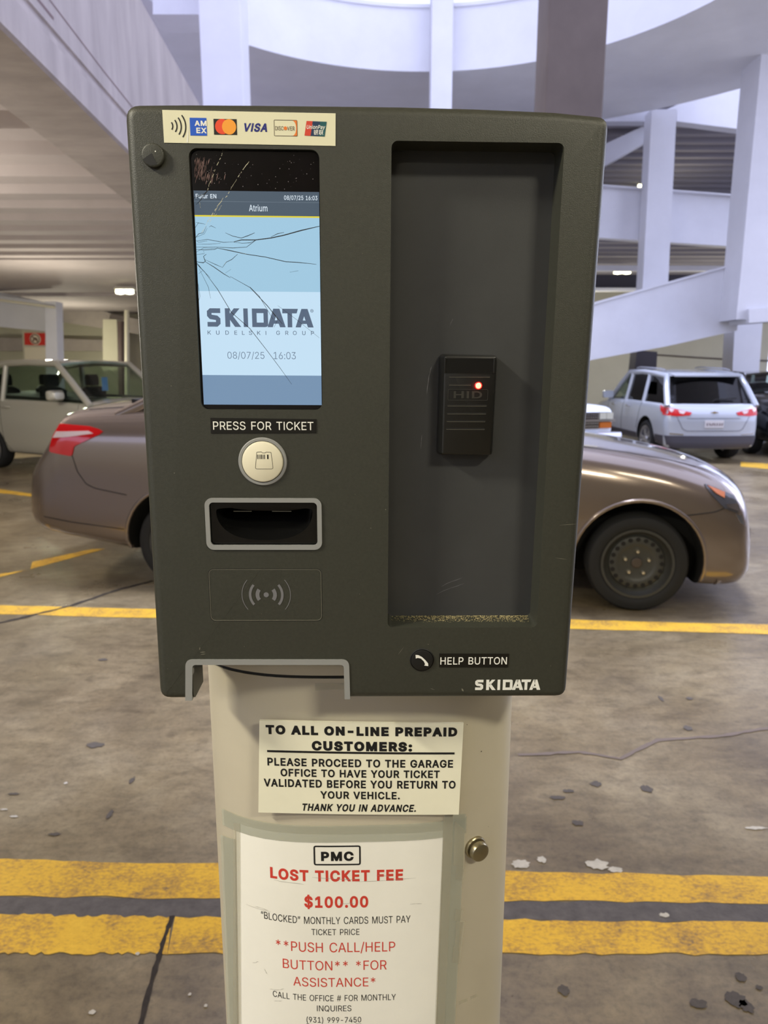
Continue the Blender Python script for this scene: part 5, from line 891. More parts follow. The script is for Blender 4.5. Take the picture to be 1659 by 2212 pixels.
# ceiling lamps
def ceiling_light(c, w, label, tilt=0.0):
    t = thing('ceiling_light', label, 'light', c)
    c = V3(c)
    mb = MB(); mb.rings([[c + V3((-w, -.16, 0.06)), c + V3((w, -.16, 0.06)), c + V3((w, .16, 0.06)), c + V3((-w, .16, 0.06))], [c + V3((-w * .9, -.1, 0.12)), c + V3((w * .9, -.1, 0.12)), c + V3((w * .9, .1, 0.12)), c + V3((-w * .9, .1, 0.12))]]); mb.build('lamp_housing', m_fix, t, world=True)
    for s in (-1, 1):
        mb = MB(); mb.tube([c + V3((w * (0.5 * s) - w * .4, -0.03, 0.02)), c + V3((w * (0.5 * s), -0.04, 0.015)), c + V3((w * (0.5 * s) + w * .4, -0.03, 0.02))], [0.05, 0.06, 0.05], 10); mb.build('lamp_tube', m_lampon, t, world=True)
ceiling_light((-5.812, 16.6, 3.243), 0.21, 'lit ceiling lamp under the left bay beside the machine')
ceiling_light((6.404, 20, 4.109), 0.24, 'lit ceiling lamp on the level behind the sloping ramp')
ceiling_light((7.792, 23, 6.968), 0.12, 'small lit lamp on the upper level, seen above the parapet')

# circular ramp overhead: parapet band and the slab behind it
RC = V3((0.73, 9.88, 0)); RI, RO = 4.80, 8.45
def ringpt(r, a, z): return V3((RC.x + r * math.cos(a), RC.y + r * math.sin(a), z))
mb = MB(); A0, A1 = math.radians(-12), math.radians(192); n = 72; rings = []
for k in range(n + 1):
    a = A0 + (A1 - A0) * k / n
    rings.append([ringpt(RI, a, 7.03), ringpt(RI, a, 8.10), ringpt(RI + 0.18, a, 8.10), ringpt(RI + 0.18, a, 7.40), ringpt(RO, a, 7.40), ringpt(RO, a, 7.02), ringpt(RI + 0.06, a, 7.02)])
mb.rings(rings); ramp = struct(mb.build('ramp', m_conc_w, smooth=30))
mb = MB(); rings = []
for k in range(n + 1):
    a = A0 + (A1 - A0) * k / n
    rings.append([ringpt(RI - 0.01, a, 8.10), ringpt(RI - 0.01, a, 8.16), ringpt(RI + 0.2, a, 8.16), ringpt(RI + 0.2, a, 8.10)])
mb.rings(rings); mb.build('coping', m_conc_w, ramp, smooth=30)
# the next turn of the ramp, higher up
mb = MB(); rings = []
for k in range(n + 1):
    a = A0 + (A1 - A0) * k / n
    rings.append([ringpt(RI, a, 10.2), ringpt(RI, a, 11.3), ringpt(RI + 0.18, a, 11.3), ringpt(RI + 0.18, a, 10.55), ringpt(RO, a, 10.55), ringpt(RO, a, 10.2)])
mb.rings(rings); struct(mb.build('ramp', m_conc_w, smooth=30))

def column(x0, x1, y0, y1, z0, z1, mat=m_conc_w, name='column'):
    mb = MB(); mb.prism(round_poly([(x0, y0), (x1, y0), (x1, y1), (x0, y1)], 0.02, 2) and [(x, y, z0) for x, y in round_poly([(x0, y0), (x1, y0), (x1, y1), (x0, y1)], 0.025, 3)], (0, 0, z1 - z0))
    return struct(mb.build(name, mat, smooth=40))
def colpx(a, b, y, dep, z0, z1, mat=m_conc_w): return column(a, b, y, y + dep, z0, z1, mat)
colpx(0.852, 1.25, 14.25, 0.45, 0, 12)
colpx(-2.621, -2.025, 11.2, 0.6, 0, 12)
colpx(1.577, 2.15, 7.6, 0.55, 0, 12, m_brown_c)
# beam head and lavender wall behind the left column
mb = MB(); mb.prism([(-3.434, 11.9, 7.327), (-2.499, 11.9, 7.327), (-2.525, 11.9, 6.768), (-2.775, 11.9, 6.768), (-3.47, 11.9, 6.768)], (0, 0.6, 0)); struct(mb.build('beam', m_conc_w, smooth=0))
mb = MB(); mb.box(-12, 19.2, 4.2, 2.6, 19.5, 14); struct(mb.build('wall_upper_left', m_conc_w, smooth=0))
mb = MB(); mb.box(-4.5, 25.5, 0, 13.5, 25.8, 4.2); struct(mb.build('wall_back', m_cream, smooth=0))

# right side: floors behind the ramp with parapets, columns and ribbed ceilings
D1 = 17.2
mb = MB(); mb.prism([(3.722, 17.2, 4.59), (8.637, 17.2, 4.288), (8.523, 17.2, 5.391), (3.671, 17.2, 5.719)], (0, 0.25, 0)); struct(mb.build('parapet', m_conc_w, smooth=0))
mb = MB(); mb.prism([(3.629, 17, 5.666), (8.424, 17, 5.341), (8.422, 17, 5.365), (3.627, 17, 5.695)], (0, 0.5, 0)); struct(mb.build('trim_1', m_conc_w, smooth=0))
mb = MB(); mb.prism([(5.864, 16.75, 2.975), (6.443, 16.75, 2.975), (6.333, 16.75, 7.067), (5.793, 16.75, 7.067)], (0, 0.42, 0)); struct(mb.build('column', m_conc_w, smooth=0))
mb = MB(); mb.prism([(6.561, 17.3, 7.002), (8.43, 17.3, 6.791), (8.401, 17.3, 8.055), (6.314, 17.3, 7.249), (6.541, 17.3, 7.249)], (0, 0.3, 0)); struct(mb.build('beam', m_conc_w, smooth=0))
mb = MB(); mb.prism([(3.855, 17.35, 7.017), (6.143, 17.35, 7.017), (6.125, 17.35, 7.265), (3.855, 17.35, 7.013)], (0, 0.3, 0)); struct(mb.build('beam', m_conc_w, smooth=0))
m_rib = M('rib_paint', (150, 146, 152), rough=0.85)
zc =  7.077
mb = MB()
for i in range(16):
    y = 17.75 + 0.62 * i; mb.prism([(1, y, zc + 0.35), (1, y + 0.06, zc), (1, y + 0.26, zc), (1, y + 0.32, zc + 0.35)], (14, 0, 0))
mb.box(1, 17.6, zc + 0.35, 15, 28, zc + 0.6); struct(mb.build('ceiling', m_rib, smooth=0))
mb = MB(); mb.prism([(4.476, 17.9, 5.859), (6.237, 17.9, 6.815), (6.252, 17.9, 7.191), (4.448, 17.9, 6.395)], (0, 0.35, 0)); struct(mb.build('beam', m_conc_w, smooth=0))
zc2 =  4.517
mb = MB()
for i in range(9):
    y = 17.7 + 0.7 * i; mb.prism([(1, y, zc2 + 0.3), (1, y + 0.08, zc2), (1, y + 0.32, zc2), (1, y + 0.4, zc2 + 0.3)], (14, 0, 0))
mb.box(1, 17.46, zc2 + 0.3, 15, 25.5, zc2 + 0.5); struct(mb.build('ceiling', m_rib, smooth=0))
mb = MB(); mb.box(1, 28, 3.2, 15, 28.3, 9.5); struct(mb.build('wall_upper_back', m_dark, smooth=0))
mb = MB(); mb.prism([(4.503, 19.5, 4.091), (9.851, 19.5, 4.091), (9.838, 19.5, 4.219), (4.497, 19.5, 4.23)], (0, 0.2, 0)); struct(mb.build('beam', m_conc_w, smooth=0))
mb = MB(); mb.prism([(4.829, 20.8, 3.727), (7.696, 20.8, 3.727), (7.69, 20.8, 3.802), (4.825, 20.8, 3.814)], (0, 0.3, 0)); struct(mb.build('trim_2', m_conc_w, smooth=0))
# sloping ramp parapet at mid height
mb = MB(); rt = [(2.721, 14.6, 1.364), (4.198, 14.6, 1.739), (5.668, 14.6, 2.002), (7.05, 14.6, 2.309), (7.052, 14.6, 3.595), (5.575, 14.6, 3.195), (4.182, 14.6, 2.816), (2.681, 14.6, 2.434)]
mb.prism(rt, (0, 0.22, 0)); struct(mb.build('ramp_parapet', m_conc_w, smooth=0))
mb = MB(); mb.prism([(2.672, 14.55, 2.431), (4.168, 14.55, 2.812), (5.556, 14.55, 3.189), (7.027, 14.55, 3.588), (7.024, 14.55, 3.627), (5.553, 14.55, 3.228), (4.165, 14.55, 2.852), (2.671, 14.55, 2.471)], (0, 0.32, 0)); struct(mb.build('coping', m_conc_w, smooth=0))
mb = MB(); a = [(2.758, 14.8, 1.361), (4.256, 14.8, 1.742), (5.746, 14.8, 2.009), (7.146, 14.8, 2.319)]; 
mb.rings([[V3(p), V3(p) + V3((0, 0, 0.16)), V3(p) + V3((0, 3.2, 0.16)), V3(p) + V3((0, 3.2, 0.0))] for p in a]); struct(mb.build('ramp', m_conc_w, smooth=0))
# big column at the right edge and the lower column with its beam
mb = MB(); mb.prism([(6.674, 13.9, 2.476), (7.64, 13.9, 2.476), (7.362, 13.9, 7.872), (6.683, 13.9, 7.872), (6.68, 13.9, 4.852), (6.682, 13.9, 3.463)], (0, 0.7, 0)); struct(mb.build('column', m_conc_w, smooth=0))
mb = MB(); mb.prism([(6.852, 13.8, 2.654), (7.73, 13.8, 2.721), (7.759, 13.8, 2.469), (6.877, 13.8, 2.401)], (0, 0.8, 0)); struct(mb.build('beam', m_conc_w, smooth=0))
mb = MB(); mb.prism([(7.84, 16.2, 0.707), (8.427, 16.2, 0.707), (8.372, 16.2, 2.632), (7.758, 16.2, 2.632)], (0, 0.5, 0)); struct(mb.build('column', m_conc_w, smooth=0))
mb = MB(); mb.prism([(8.256, 16, 0.15), (8.569, 16, 0.15), (8.477, 16, 1.023), (8.168, 16, 1.023)], (0, 0.2, 0)); struct(mb.build('column_guard', m_yel, smooth=0))
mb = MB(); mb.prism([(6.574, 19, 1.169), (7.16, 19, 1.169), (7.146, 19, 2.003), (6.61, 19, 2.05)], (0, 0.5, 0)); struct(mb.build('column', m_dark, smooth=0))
pipe('conduit', [(9.425, 25.472, 2.069), (10.894, 25.472, 1.974), (12.528, 25.472, 1.879), (14.158, 25.472, 1.847)], 0.025, m_pipe, 'thin dark conduit along the cream wall above the white hatch')
mb = MB(); mb.box(13.5, -8, 0, 13.8, 4, 4.1); mb.box(13.5, 4, 0, 13.8, 28, 1.0); mb.box(13.5, 4, 9.5, 13.8, 28, 12); mb.box(13.5, 15, 1.0, 13.8, 15.6, 9.5); struct(mb.build('wall_right', m_conc_w, smooth=0))  # unseen right wall, opened above its parapet to let sky light in
mb = MB(); mb.box(-22.3, -8, 0, -22, 24, 4.0); struct(mb.build('wall_left', m_cream, smooth=0))

# ------------------------------------------------------------------ cars
m_tyre = M('tyre_rubber', (24, 24, 23), rough=0.8, bump=(90, 0.2, 0.002))
m_steel = M('painted_steel_wheel', (66, 66, 62), rough=0.45, metal=0.35)
m_alloy = M('alloy', (190, 190, 192), rough=0.28, metal=0.8)
m_nut = M('lug_nut', (225, 215, 190), rough=0.25, metal=0.9)
m_liner = M('arch_liner', (14, 14, 14), rough=0.9)
m_chrome = M('chrome', (222, 224, 230), rough=0.12, metal=1.0)
m_gap = M('panel_gap', (16, 14, 13), rough=0.8)
m_seat = M('seat_fabric', (34, 33, 34), rough=0.9)
m_glassd = glass_mat('car_glass', (0.72, 0.77, 0.73), 1.0)
m_glassk = glass_mat('privacy_glass', (0.3, 0.3, 0.34), 0.5)
m_lens = M('lens_red', (205, 20, 24), rough=0.1, coat=0.6)
m_lensw = M('lens_clear', (226, 206, 206), rough=0.1, coat=0.5)
m_amber = M('lens_amber', (190, 104, 40), rough=0.12, coat=0.5)
m_lampglass = M('headlamp_glass', (66, 66, 70), rough=0.08, coat=0.8)
m_clad = M('grey_cladding', (66, 64, 72), rough=0.6)
def paint_mat(name, c, metal=0.45, rough=0.3): return M(name, c, rough=rough, metal=metal, coat=1.0)

def crom(xs, ys, x):
    """smooth interpolation through (xs, ys)"""
    if x <= xs[0]: return ys[0]
    if x >= xs[-1]: return ys[-1]
    for i in range(len(xs) - 1):
        if xs[i] <= x <= xs[i + 1]: break
    h = xs[i + 1] - xs[i]; t = (x - xs[i]) / h
    def sl(j):
        if j == 0: return (ys[1] - ys[0]) / (xs[1] - xs[0])
        if j == len(xs) - 1: return (ys[-1] - ys[-2]) / (xs[-1] - xs[-2])
        a = (ys[j] - ys[j - 1]) / (xs[j] - xs[j - 1]); b = (ys[j + 1] - ys[j]) / (xs[j + 1] - xs[j])
        return 0.0 if a * b <= 0 else 2 * a * b / (a + b)
    m0, m1 = sl(i), sl(i + 1)
    return (2 * t ** 3 - 3 * t * t + 1) * ys[i] + (t ** 3 - 2 * t * t + t) * h * m0 + (-2 * t ** 3 + 3 * t * t) * ys[i + 1] + (t ** 3 - t * t) * h * m1

def chaikin(P, n=2):
    for _ in range(n):
        Q = [P[0]]
        for a, b in zip(P, P[1:]):
            Q += [(a[0] * .75 + b[0] * .25, a[1] * .75 + b[1] * .25), (a[0] * .25 + b[0] * .75, a[1] * .25 + b[1] * .75)]
        Q.append(P[-1]); P = Q
    return P

def body_loft(st, bow_f, bow_r, xf, xr, wmax, belly=0.55, n=72):
    """st rows: x, bottom, side top, half width, half width at side top, crown"""
    xs = [r[0] for r in st]; g = lambda j, x: crom(xs, [r[j] for r in st], x)
    X = []
    for a, b in zip(xs, xs[1:]):
        k = max(2, int((b - a) / 0.07)); X += [a + (b - a) * i / k for i in range(k)]
    X.append(xs[-1]); mb = MB(); rings = []
    for x in X:
        zb, zt, w, wt, cr = (g(j, x) for j in range(1, 6)); h = zt - zb
        half = [(0, zb), (w * .6, zb), (w * .90, zb + h * .015), (w * .965, zb + h * .10), (w * .99, zb + h * .30), (w * 1.0, zb + h * belly), (w * .985, zb + h * .80), (wt + (w - wt) * .62, zb + h * .93), (wt, zt), (wt * .72, zt + cr * .55), (wt * .36, zt + cr * .9), (0, zt + cr)]
        half = chaikin(half, 2)
        ring = [(y, z) for y, z in half] + [(-y, z) for y, z in half[::-1][1:-1]]
        R = []
        for y, z in ring:
            q = 1 - min(1, (y / wmax) ** 2); dx = 0
            if x > xf: dx = bow_f * q * (x - xf) / (xs[-1] - xf)
            if x < xr: dx = -bow_r * q * (xr - x) / (xr - xs[0])
            R.append((x + dx, y, z))
        rings.append(R)
    mb.rings(rings, cap0=False, cap1=False)
    # the two ends: rows across the width that follow the same bow
    for R, sgn in ((rings[0], -1), (rings[-1], 1)):
        x = X[0] if sgn < 0 else X[-1]; bw = bow_f if sgn > 0 else bow_r; zc = (max(p[2] for p in R) + min(p[2] for p in R)) / 2
        lv = [[(x + sgn * bw * (1 - min(1, (p[1] * k / wmax) ** 2)), p[1] * k, zc + (p[2] - zc) * k) for p in R] for k in (1.0, .85, .65, .45, .25)]
        n = len(R); V = [p for r in lv for p in r] + [(x + sgn * bw, 0, zc)]
        mb.add(V, [(i * n + j, i * n + (j + 1) % n, (i + 1) * n + (j + 1) % n, (i + 1) * n + j) for i in range(len(lv) - 1) for j in range(n)] + [((len(lv) - 1) * n + j, (len(lv) - 1) * n + (j + 1) % n, len(V) - 1) for j in range(n)])
    bmesh.ops.remove_doubles(mb.bm, verts=mb.bm.verts, dist=1e-5)
    return mb

class Car:
    def __init__(s, name, label, cat, loc, rot, paint, st, bows, wheels, arch, wmax, belly=0.55):
        s.root = thing(name, label, cat, loc, rot); s.paint = paint; s.wmax = wmax
        mb = body_loft(st, *bows, wmax, belly); s.body = mb.build('body', [paint, m_liner], s.root, smooth=40)
        cm = MB()
        for x, z, R, wid, yo in wheels:
            for sg in (-1, 1):
                y0, y1 = sorted((sg * (yo - wid - 0.06), sg * (wmax + 0.25)))
                c = [(x + arch * math.cos(t), z + arch * math.sin(t)) for t in [2 * PI * k / 40 for k in range(40)]]
                cm.prism([(a, y0, b) for a, b in c], (0, y1 - y0, 0))
        c = cm.build('cutter', [m_liner], s.root, smooth=0)
        before = s.bvh_of(s.body); s.bvh = before
        cut(s.body, [c]); s.body.data.shade_smooth(); s.body.data.set_sharp_from_angle(angle=math.radians(35))
    def bvh_of(s, o):
        bm = bmesh.new(); bm.from_mesh(o.data); t = BVHTree.FromBMesh(bm); bm.free(); return t
    def hit(s, a, b, axis, sg):
        """axis 'y': a=x, b=z, from side sg; axis 'x': a=y, b=z; axis 'z': a=x, b=y from above"""
        o, d = {'y': ((a, sg * 5, b), (0, -sg, 0)), 'x': ((sg * 8, a, b), (-sg, 0, 0)), 'z': ((a, b, 5), (0, 0, -1))}[axis]
        h = s.bvh.ray_cast(V3(o), V3(d))
        if h[0] is None: h = s.bvh.find_nearest(V3(o) + V3(d) * (5 - s.wmax if axis == 'y' else 8 - 2.2 if axis == 'x' else 4))
        return h[0], h[1]
    def patch(s, name, poly, axis, sg, mat, off=0.004, th=0.012, grid=0.05, parent=None):
        bm = bmesh.new(); bm.faces.new([bm.verts.new((a, b, 0)) for a, b in poly])
        for ax in (0, 1):
            lo = min(p[ax] for p in poly); hi = max(p[ax] for p in poly); k = lo + grid
            while k < hi:
                nrm = (1, 0, 0) if ax == 0 else (0, 1, 0)
                bmesh.ops.bisect_plane(bm, geom=bm.verts[:] + bm.edges[:] + bm.faces[:], plane_co=(k, 0, 0) if ax == 0 else (0, k, 0), plane_no=nrm); k += grid
        bmesh.ops.triangulate(bm, faces=bm.faces[:])
        bm.verts.index_update(); n = len(bm.verts); F = []; B = []
        for v in bm.verts:
            p, nn = s.hit(v.co.x, v.co.y, axis, sg)
            if nn.dot({'y': V3((0, sg, 0)), 'x': V3((sg, 0, 0)), 'z': V3((0, 0, 1))}[axis]) < 0: nn = -nn
            F.append(p + nn * off); B.append(p - nn * th)
        fs = []
        for f in bm.faces:
            i = [v.index for v in f.verts]; fs.append(tuple(i)); fs.append(tuple(n + k for k in i[::-1]))
        for e in bm.edges:
            if e.is_boundary: a, b = e.verts[0].index, e.verts[1].index; fs.append((a, b, n + b, n + a))
        bm.free(); mb = MB(); mb.add(F + B, fs)
        return mb.build(name, mat, parent or s.root, smooth=45)
    def seam(s, name, lines, r=0.0035, mat=None):
        for axis, sg, pts in lines:
            mb = MB(); P = []
            for a, b in zip(pts, pts[1:]):
                m = max(2, int(math.dist(a, b) / 0.03))
                P += [(a[0] + (b[0] - a[0]) * k / m, a[1] + (b[1] - a[1]) * k / m) for k in range(m)]
            P.append(pts[-1]); mb.tube([s.hit(a, b, axis, sg)[0] for a, b in P], r, 6); mb.build(name, mat or m_gap, s.root, smooth=60)
    def wheel(s, x, z, R, wid, yo, sg, kind='steel'):
        ax = V3((0, sg, 0)); o = V3((x, sg * yo, z)); rr_ = R * 0.70
        mb = MB(); mb.lathe([(rr_, -wid), (R * .93, -wid), (R * .985, -wid * .9), (R, -wid * .75), (R, -wid * .25), (R * .985, -wid * .1), (R * .94, 0.0), (R * .85, 0.006), (R * .75, 0.003), (rr_ + .004, -0.006), (rr_, -0.02), (rr_, -wid)], o, ax, 64)
        t = mb.build('tyre', m_tyre, s.root, smooth=40)
        if kind == 'steel':
            mb = MB(); mb.lathe([(rr_ + .006, -0.01), (rr_ + .004, 0.001), (rr_ - .012, 0.0), (rr_ * .90, -0.022), (rr_ * .84, -0.045), (rr_ * .80, -0.05), (rr_ * .76, -0.036), (rr_ * .60, -0.026), (rr_ * .52, -0.034), (rr_ * .45, -0.040), (rr_ * .16, -0.040), (rr_ * .15, -0.034), (0, -0.034)], o, ax, 64); mb.build('rim', m_steel, t, smooth=40)
            mb = MB()
            for k in range(20):
                a = 2 * PI * k / 20; p = o + V3((math.cos(a), 0, math.sin(a))) * rr_ * .69 + ax * -0.030
                mb.lathe([(0.0135, 0), (0.0145, 0.0025), (0.0, 0.0025)], p, ax, 14)
            mb.build('rim_hole', m_gap, t, smooth=0)
            for k in range(5):
                a = 2 * PI * k / 5 + 0.3; p = o + V3((math.cos(a), 0, math.sin(a))) * rr_ * .34 + ax * -0.04
                mb = MB(); mb.lathe([(0.014, 0), (0.014, 0.014), (0.009, 0.023), (0, 0.024)], p, ax, 12); mb.build('lug_nut', m_nut, t)
            mb = MB(); mb.lathe([(rr_ * .15, -0.04), (rr_ * .15, -0.028), (rr_ * .12, -0.024), (0, -0.024)], o, ax, 24); mb.build('hub', M('rusty_hub', (70, 60, 50), 0.7), t)
        else:
            mb = MB(); mb.lathe([(rr_ + .006, -0.01), (rr_ + .004, 0.001), (rr_ - .014, -0.002), (rr_ * .93, -0.03), (rr_ * .92, -wid * .8), (0.0, -wid * .8)], o, ax, 48); mb.build('rim', m_alloy, t, smooth=40)
            mb = MB()
            for k in range(10):
                a = 2 * PI * (k // 2) / 5 + (0.2 if k % 2 else -0.2); d = V3((math.cos(a), 0, math.sin(a))); e = V3((-math.sin(a), 0, math.cos(a)))
                p0 = o + d * rr_ * .15 - ax * .02; p1 = o + d * rr_ * .94 - ax * .01
                mb.prism([p0 - e * .028, p1 - e * .018, p1 + e * .018, p0 + e * .028], ax * -0.03)
            mb.lathe([(rr_ * .24, -0.04), (rr_ * .22, -0.008), (0, -0.004)], o, ax, 24); mb.build('spokes', m_alloy, t, smooth=30)
        return t
    def cabin(s, x, zf, zr, ztf, ztr, wb, wr, bp=(), gl=None, glr=None, crown=0.03, pil=0.04, seats=True):
        x0, x1, x2, x3 = x; gl = gl or m_glassd; glr = glr or gl
        mb = MB(); n, m = 12, 10; F = []
        for i in range(n + 1):
            t = i / n; X = x1 + (x2 - x1) * t; zz = ztf + (ztr - ztf) * t + 0.035 * math.sin(PI * t)
            for j in range(m + 1):
                q = -1 + 2 * j / m; F.append(V3((X - 0.06 * (1 - q * q) * (2 * t - 1), q * wr, zz + crown * (1 - q * q))))
        N = len(F); B = [p - V3((0, 0, 0.035)) for p in F]; fs = []
        for i in range(n):
            for j in range(m):
                a = i * (m + 1) + j; f = (a, a + 1, a + m + 2, a + m + 1); fs += [f, tuple(N + k for k in f[::-1])]
        for i in range(n):
            for a, b in ((i * (m + 1), (i + 1) * (m + 1)), (i * (m + 1) + m, (i + 1) * (m + 1) + m)): fs.append((a, b, N + b, N + a))
        for j in range(m):
            for a, b in ((j, j + 1), (n * (m + 1) + j, n * (m + 1) + j + 1)): fs.append((a, b, N + b, N + a))
        mb.add(F + B, fs); s.roof = mb.build('roof', s.paint, s.root, smooth=40)
        zb = lambda X: zf + (zr - zf) * (x0 - X) / (x0 - x3)
        rz = lambda X: ztf + (ztr - ztf) * (x1 - X) / (x1 - x2) + 0.035 * math.sin(PI * min(1, max(0, (x1 - X) / (x1 - x2))))
        for sg in (-1, 1):
            A = V3((x0, sg * wb, zf)); Bq = V3((x1, sg * wr, ztf)); C_ = V3((x2, sg * wr, ztr)); Dd = V3((x3, sg * wb, zr))
            mb = MB()
            mb.tube([A + V3((.08, 0, -.06)), A.lerp(Bq, .5) + V3((0, 0, .015)), Bq, V3(((x1 * .6 + x2 * .4), sg * wr, rz(x1 * .6 + x2 * .4))), V3(((x1 * .3 + x2 * .7), sg * wr, rz(x1 * .3 + x2 * .7))), C_, C_.lerp(Dd, .5) + V3((0, 0, .02)), Dd + V3((-.08, 0, -.06))], pil, 10)
            mb.build('pillar', s.paint, s.root, smooth=60)
            tops = [Bq] ; bots = [A]
            for b in bp:
                xb, xt = b if isinstance(b, tuple) else (b, b)
                p = V3((xb, sg * wb, zb(xb))); q = V3((xt, sg * wr, rz(xt))); tops.append(q); bots.append(p)
                mb = MB(); mb.tube([p - V3((0, 0, .05)), q], pil * .9, 8); mb.build('pillar', m_gap if not isinstance(b, tuple) else s.paint, s.root, smooth=60)
            tops.append(C_); bots.append(Dd)
            for a, b, c, d in zip(bots, bots[1:], tops[1:], tops):
                inn = V3((0, -sg * 0.006, 0)); mb = MB(); mb.prism([a - V3((0, 0, .03)), b - V3((0, 0, .03)), c, d], inn); mb.build('side_window', gl if a is bots[0] else glr, s.root, smooth=0)
        for nm, xa, za, xb, zbb, g in (('windscreen', x0, zf, x1, ztf, gl), ('rear_window', x3, zr, x2, ztr, glr)):
            mb = MB(); k = 10; F = []
            sgx = 1 if nm == 'windscreen' else -1
            for j in range(k + 1):
                q = -1 + 2 * j / k; bow = 0.10 * (1 - q * q) * sgx
                F.append((V3((xa + bow, q * wb, za - .02)), V3((xb + bow * .6, q * wr, zbb + crown * (1 - q * q)))))
            rings = [[a, b, b - V3((.006 * sgx, 0, 0)), a - V3((.006 * sgx, 0, 0))] for a, b in F]
            mb.rings(rings); mb.build(nm, g, s.root, smooth=30)
        # cabin floor, dashboard and seats
        mb = MB(); z0 = min(zf, zr) + .0
        mb.rings([[(x0 - .02, -wb * .97, zf + .012), (x0 - .02, wb * .97, zf + .012), (x0 - .02, wb * .97, zf - .05), (x0 - .02, -wb * .97, zf - .05)], [(x3 + .02, -wb * .97, zr + .06), (x3 + .02, wb * .97, zr + .06), (x3 + .02, wb * .97, zr - .05), (x3 + .02, -wb * .97, zr - .05)]])
        mb.build('cabin_trim', m_seat, s.root, smooth=0)
        if seats:
            for xx in ((x0 + x1) / 2 - .85,) + (((x2 + x3) / 2 + .15,) if x0 - x3 > 2.4 else ()):
                for sg in (-1, 1):
                    y = sg * wb * .5; z = (zf + zr) / 2; mb = MB()
                    mb.rings([[(xx + a, y + b, z + c) for a, b in rr(-.07, -.22, .07, .22, .06, 4)] for c in (-.02, .12)] + [[(xx - .02 + a, y + b, z + .17) for a, b in rr(-.05, -.13, .05, .13, .05, 4)]])
                    mb.rings([[(xx - .03 + a, y + b, z + c) for a, b in rr(-.05 * k, -.12 * k, .05 * k, .12 * k, .04 * k, 4)] for c, k in ((.18, .9), (.21, 1), (.32, 1), (.36, .8))])
                    mb.build('seat', m_seat, s.root, smooth=40)

# ---- brown sedan side-on behind the machine
m_brown = paint_mat('brown_metallic', (134, 120, 109), 0.6, 0.2)
SED = [(-2.70, .44, .60, .78, .72, .0), (-2.67, .385, .79, .81, .76, .0), (-2.60, .345, .90, .84, .79, .0), (-2.53, .33, 1.0, .85, .80, .01), (-2.46, .31, 1.12, .86, .79, .02), (-2.40, .30, 1.205, .865, .77, .04), (-2.30, .285, 1.235, .87, .74, .05),
       (-2.0, .235, 1.26, .88, .72, .06), (-1.75, .20, 1.265, .885, .72, .06), (-1.1, .19, 1.2, .885, .76, .03), (0, .19, 1.12, .885, .78, .02), (.9, .19, 1.075, .885, .76, .015), (1.19, .19, 1.045, .885, .74, .015), (1.45, .185, 1.015, .885, .72, .018), (1.66, .175, .978, .88, .70, .02), (1.88, .165, .915, .872, .67, .022),
       (2.0, .16, .86, .86, .66, .02), (2.09, .165, .79, .845, .68, .02), (2.14, .18, .72, .83, .72, .01), (2.175, .21, .60, .81, .75, .0), (2.20, .26, .42, .77, .72, .0)]
WS = [(1.556, .318, .318, .21, .868), (-1.556, .318, .318, .21, .868)]
sed = Car('sedan', 'brown sedan parked side-on behind the ticket machine', 'car', (0.228, 5.485, 0), math.radians(-9.66), m_brown, SED, (.19, .26, 1.5, -2.0), WS, .405, .885)
for w in WS:
    for sg in (-1, 1): sed.wheel(*w, sg, 'steel')
sed.cabin((1.0, .15, -1.05, -1.95), 1.08, 1.27, 1.60, 1.58, .74, .58, bp=(-.35,), crown=.04)
sed.patch('tail_light', round_poly([(-2.44, 1.155), (-2.50, 1.06), (-2.53, .955), (-2.335, .93), (-2.315, 1.0), (-2.2, 1.05), (-2.06, 1.11), (-2.2, 1.14)], .02, 2), 'y', -1, m_lens, .008)
sed.patch('tail_light', round_poly([(-2.44, 1.155), (-2.50, 1.06), (-2.53, .955), (-2.335, .93), (-2.315, 1.0), (-2.2, 1.05), (-2.06, 1.11), (-2.2, 1.14)], .02, 2), 'y', 1, m_lens, .008)
for sg in (-1, 1):
    sed.patch('tail_light_lens', [(-2.46, 1.10), (-2.49, 1.055), (-2.36, 1.065), (-2.16, 1.092), (-2.2, 1.108)], 'y', sg, m_lensw, .011, .002)
    sed.patch('headlight', round_poly([(1.915, .845), (2.02, .80), (2.115, .762), (2.148, .70), (2.14, .655), (2.05, .69), (1.97, .77)], .015, 2), 'y', sg, m_lampglass, .006)
    sed.patch('turn_lamp', [(1.945, .825), (2.01, .80), (2.055, .782), (2.05, .75), (2.0, .778)], 'y', sg, m_amber, .009, .003)
    sed.patch('headlight_lens', [(2.06, .715), (2.135, .715), (2.14, .67), (2.07, .695)], 'y', sg, m_chrome, .009, .003)
    sed.patch('reflector', [(2.12, .655), (2.165, .64), (2.18, .585), (2.155, .60)], 'y', sg, m_chrome, .004, .004)
S_ = []
for sg in (-1, 1):
    S_ += [('y', sg, [(-2.335, .935), (-2.30, .82), (-2.24, .735), (-2.17, .705), (-1.93, .665)]), ('y', sg, [(-2.63, .475), (-2.4, .445), (-1.98, .41)]), ('y', sg, [(1.80, .64), (1.99, .668), (2.05, .69)]),
           ('y', sg, [(1.0, .24), (.98, .7), (.90, 1.05)]), ('y', sg, [(-.35, .22), (-.36, 1.1)]), ('y', sg, [(-1.16, .5), (-1.3, .9), (-1.4, 1.15)]), ('z', 1, [(1.92, sg * .62), (1.6, sg * .68), (1.1, sg * .70)]), ('z', 1, [(-2.30, sg * .66), (-1.9, sg * .66)])]
sed.seam('panel_gap', S_)
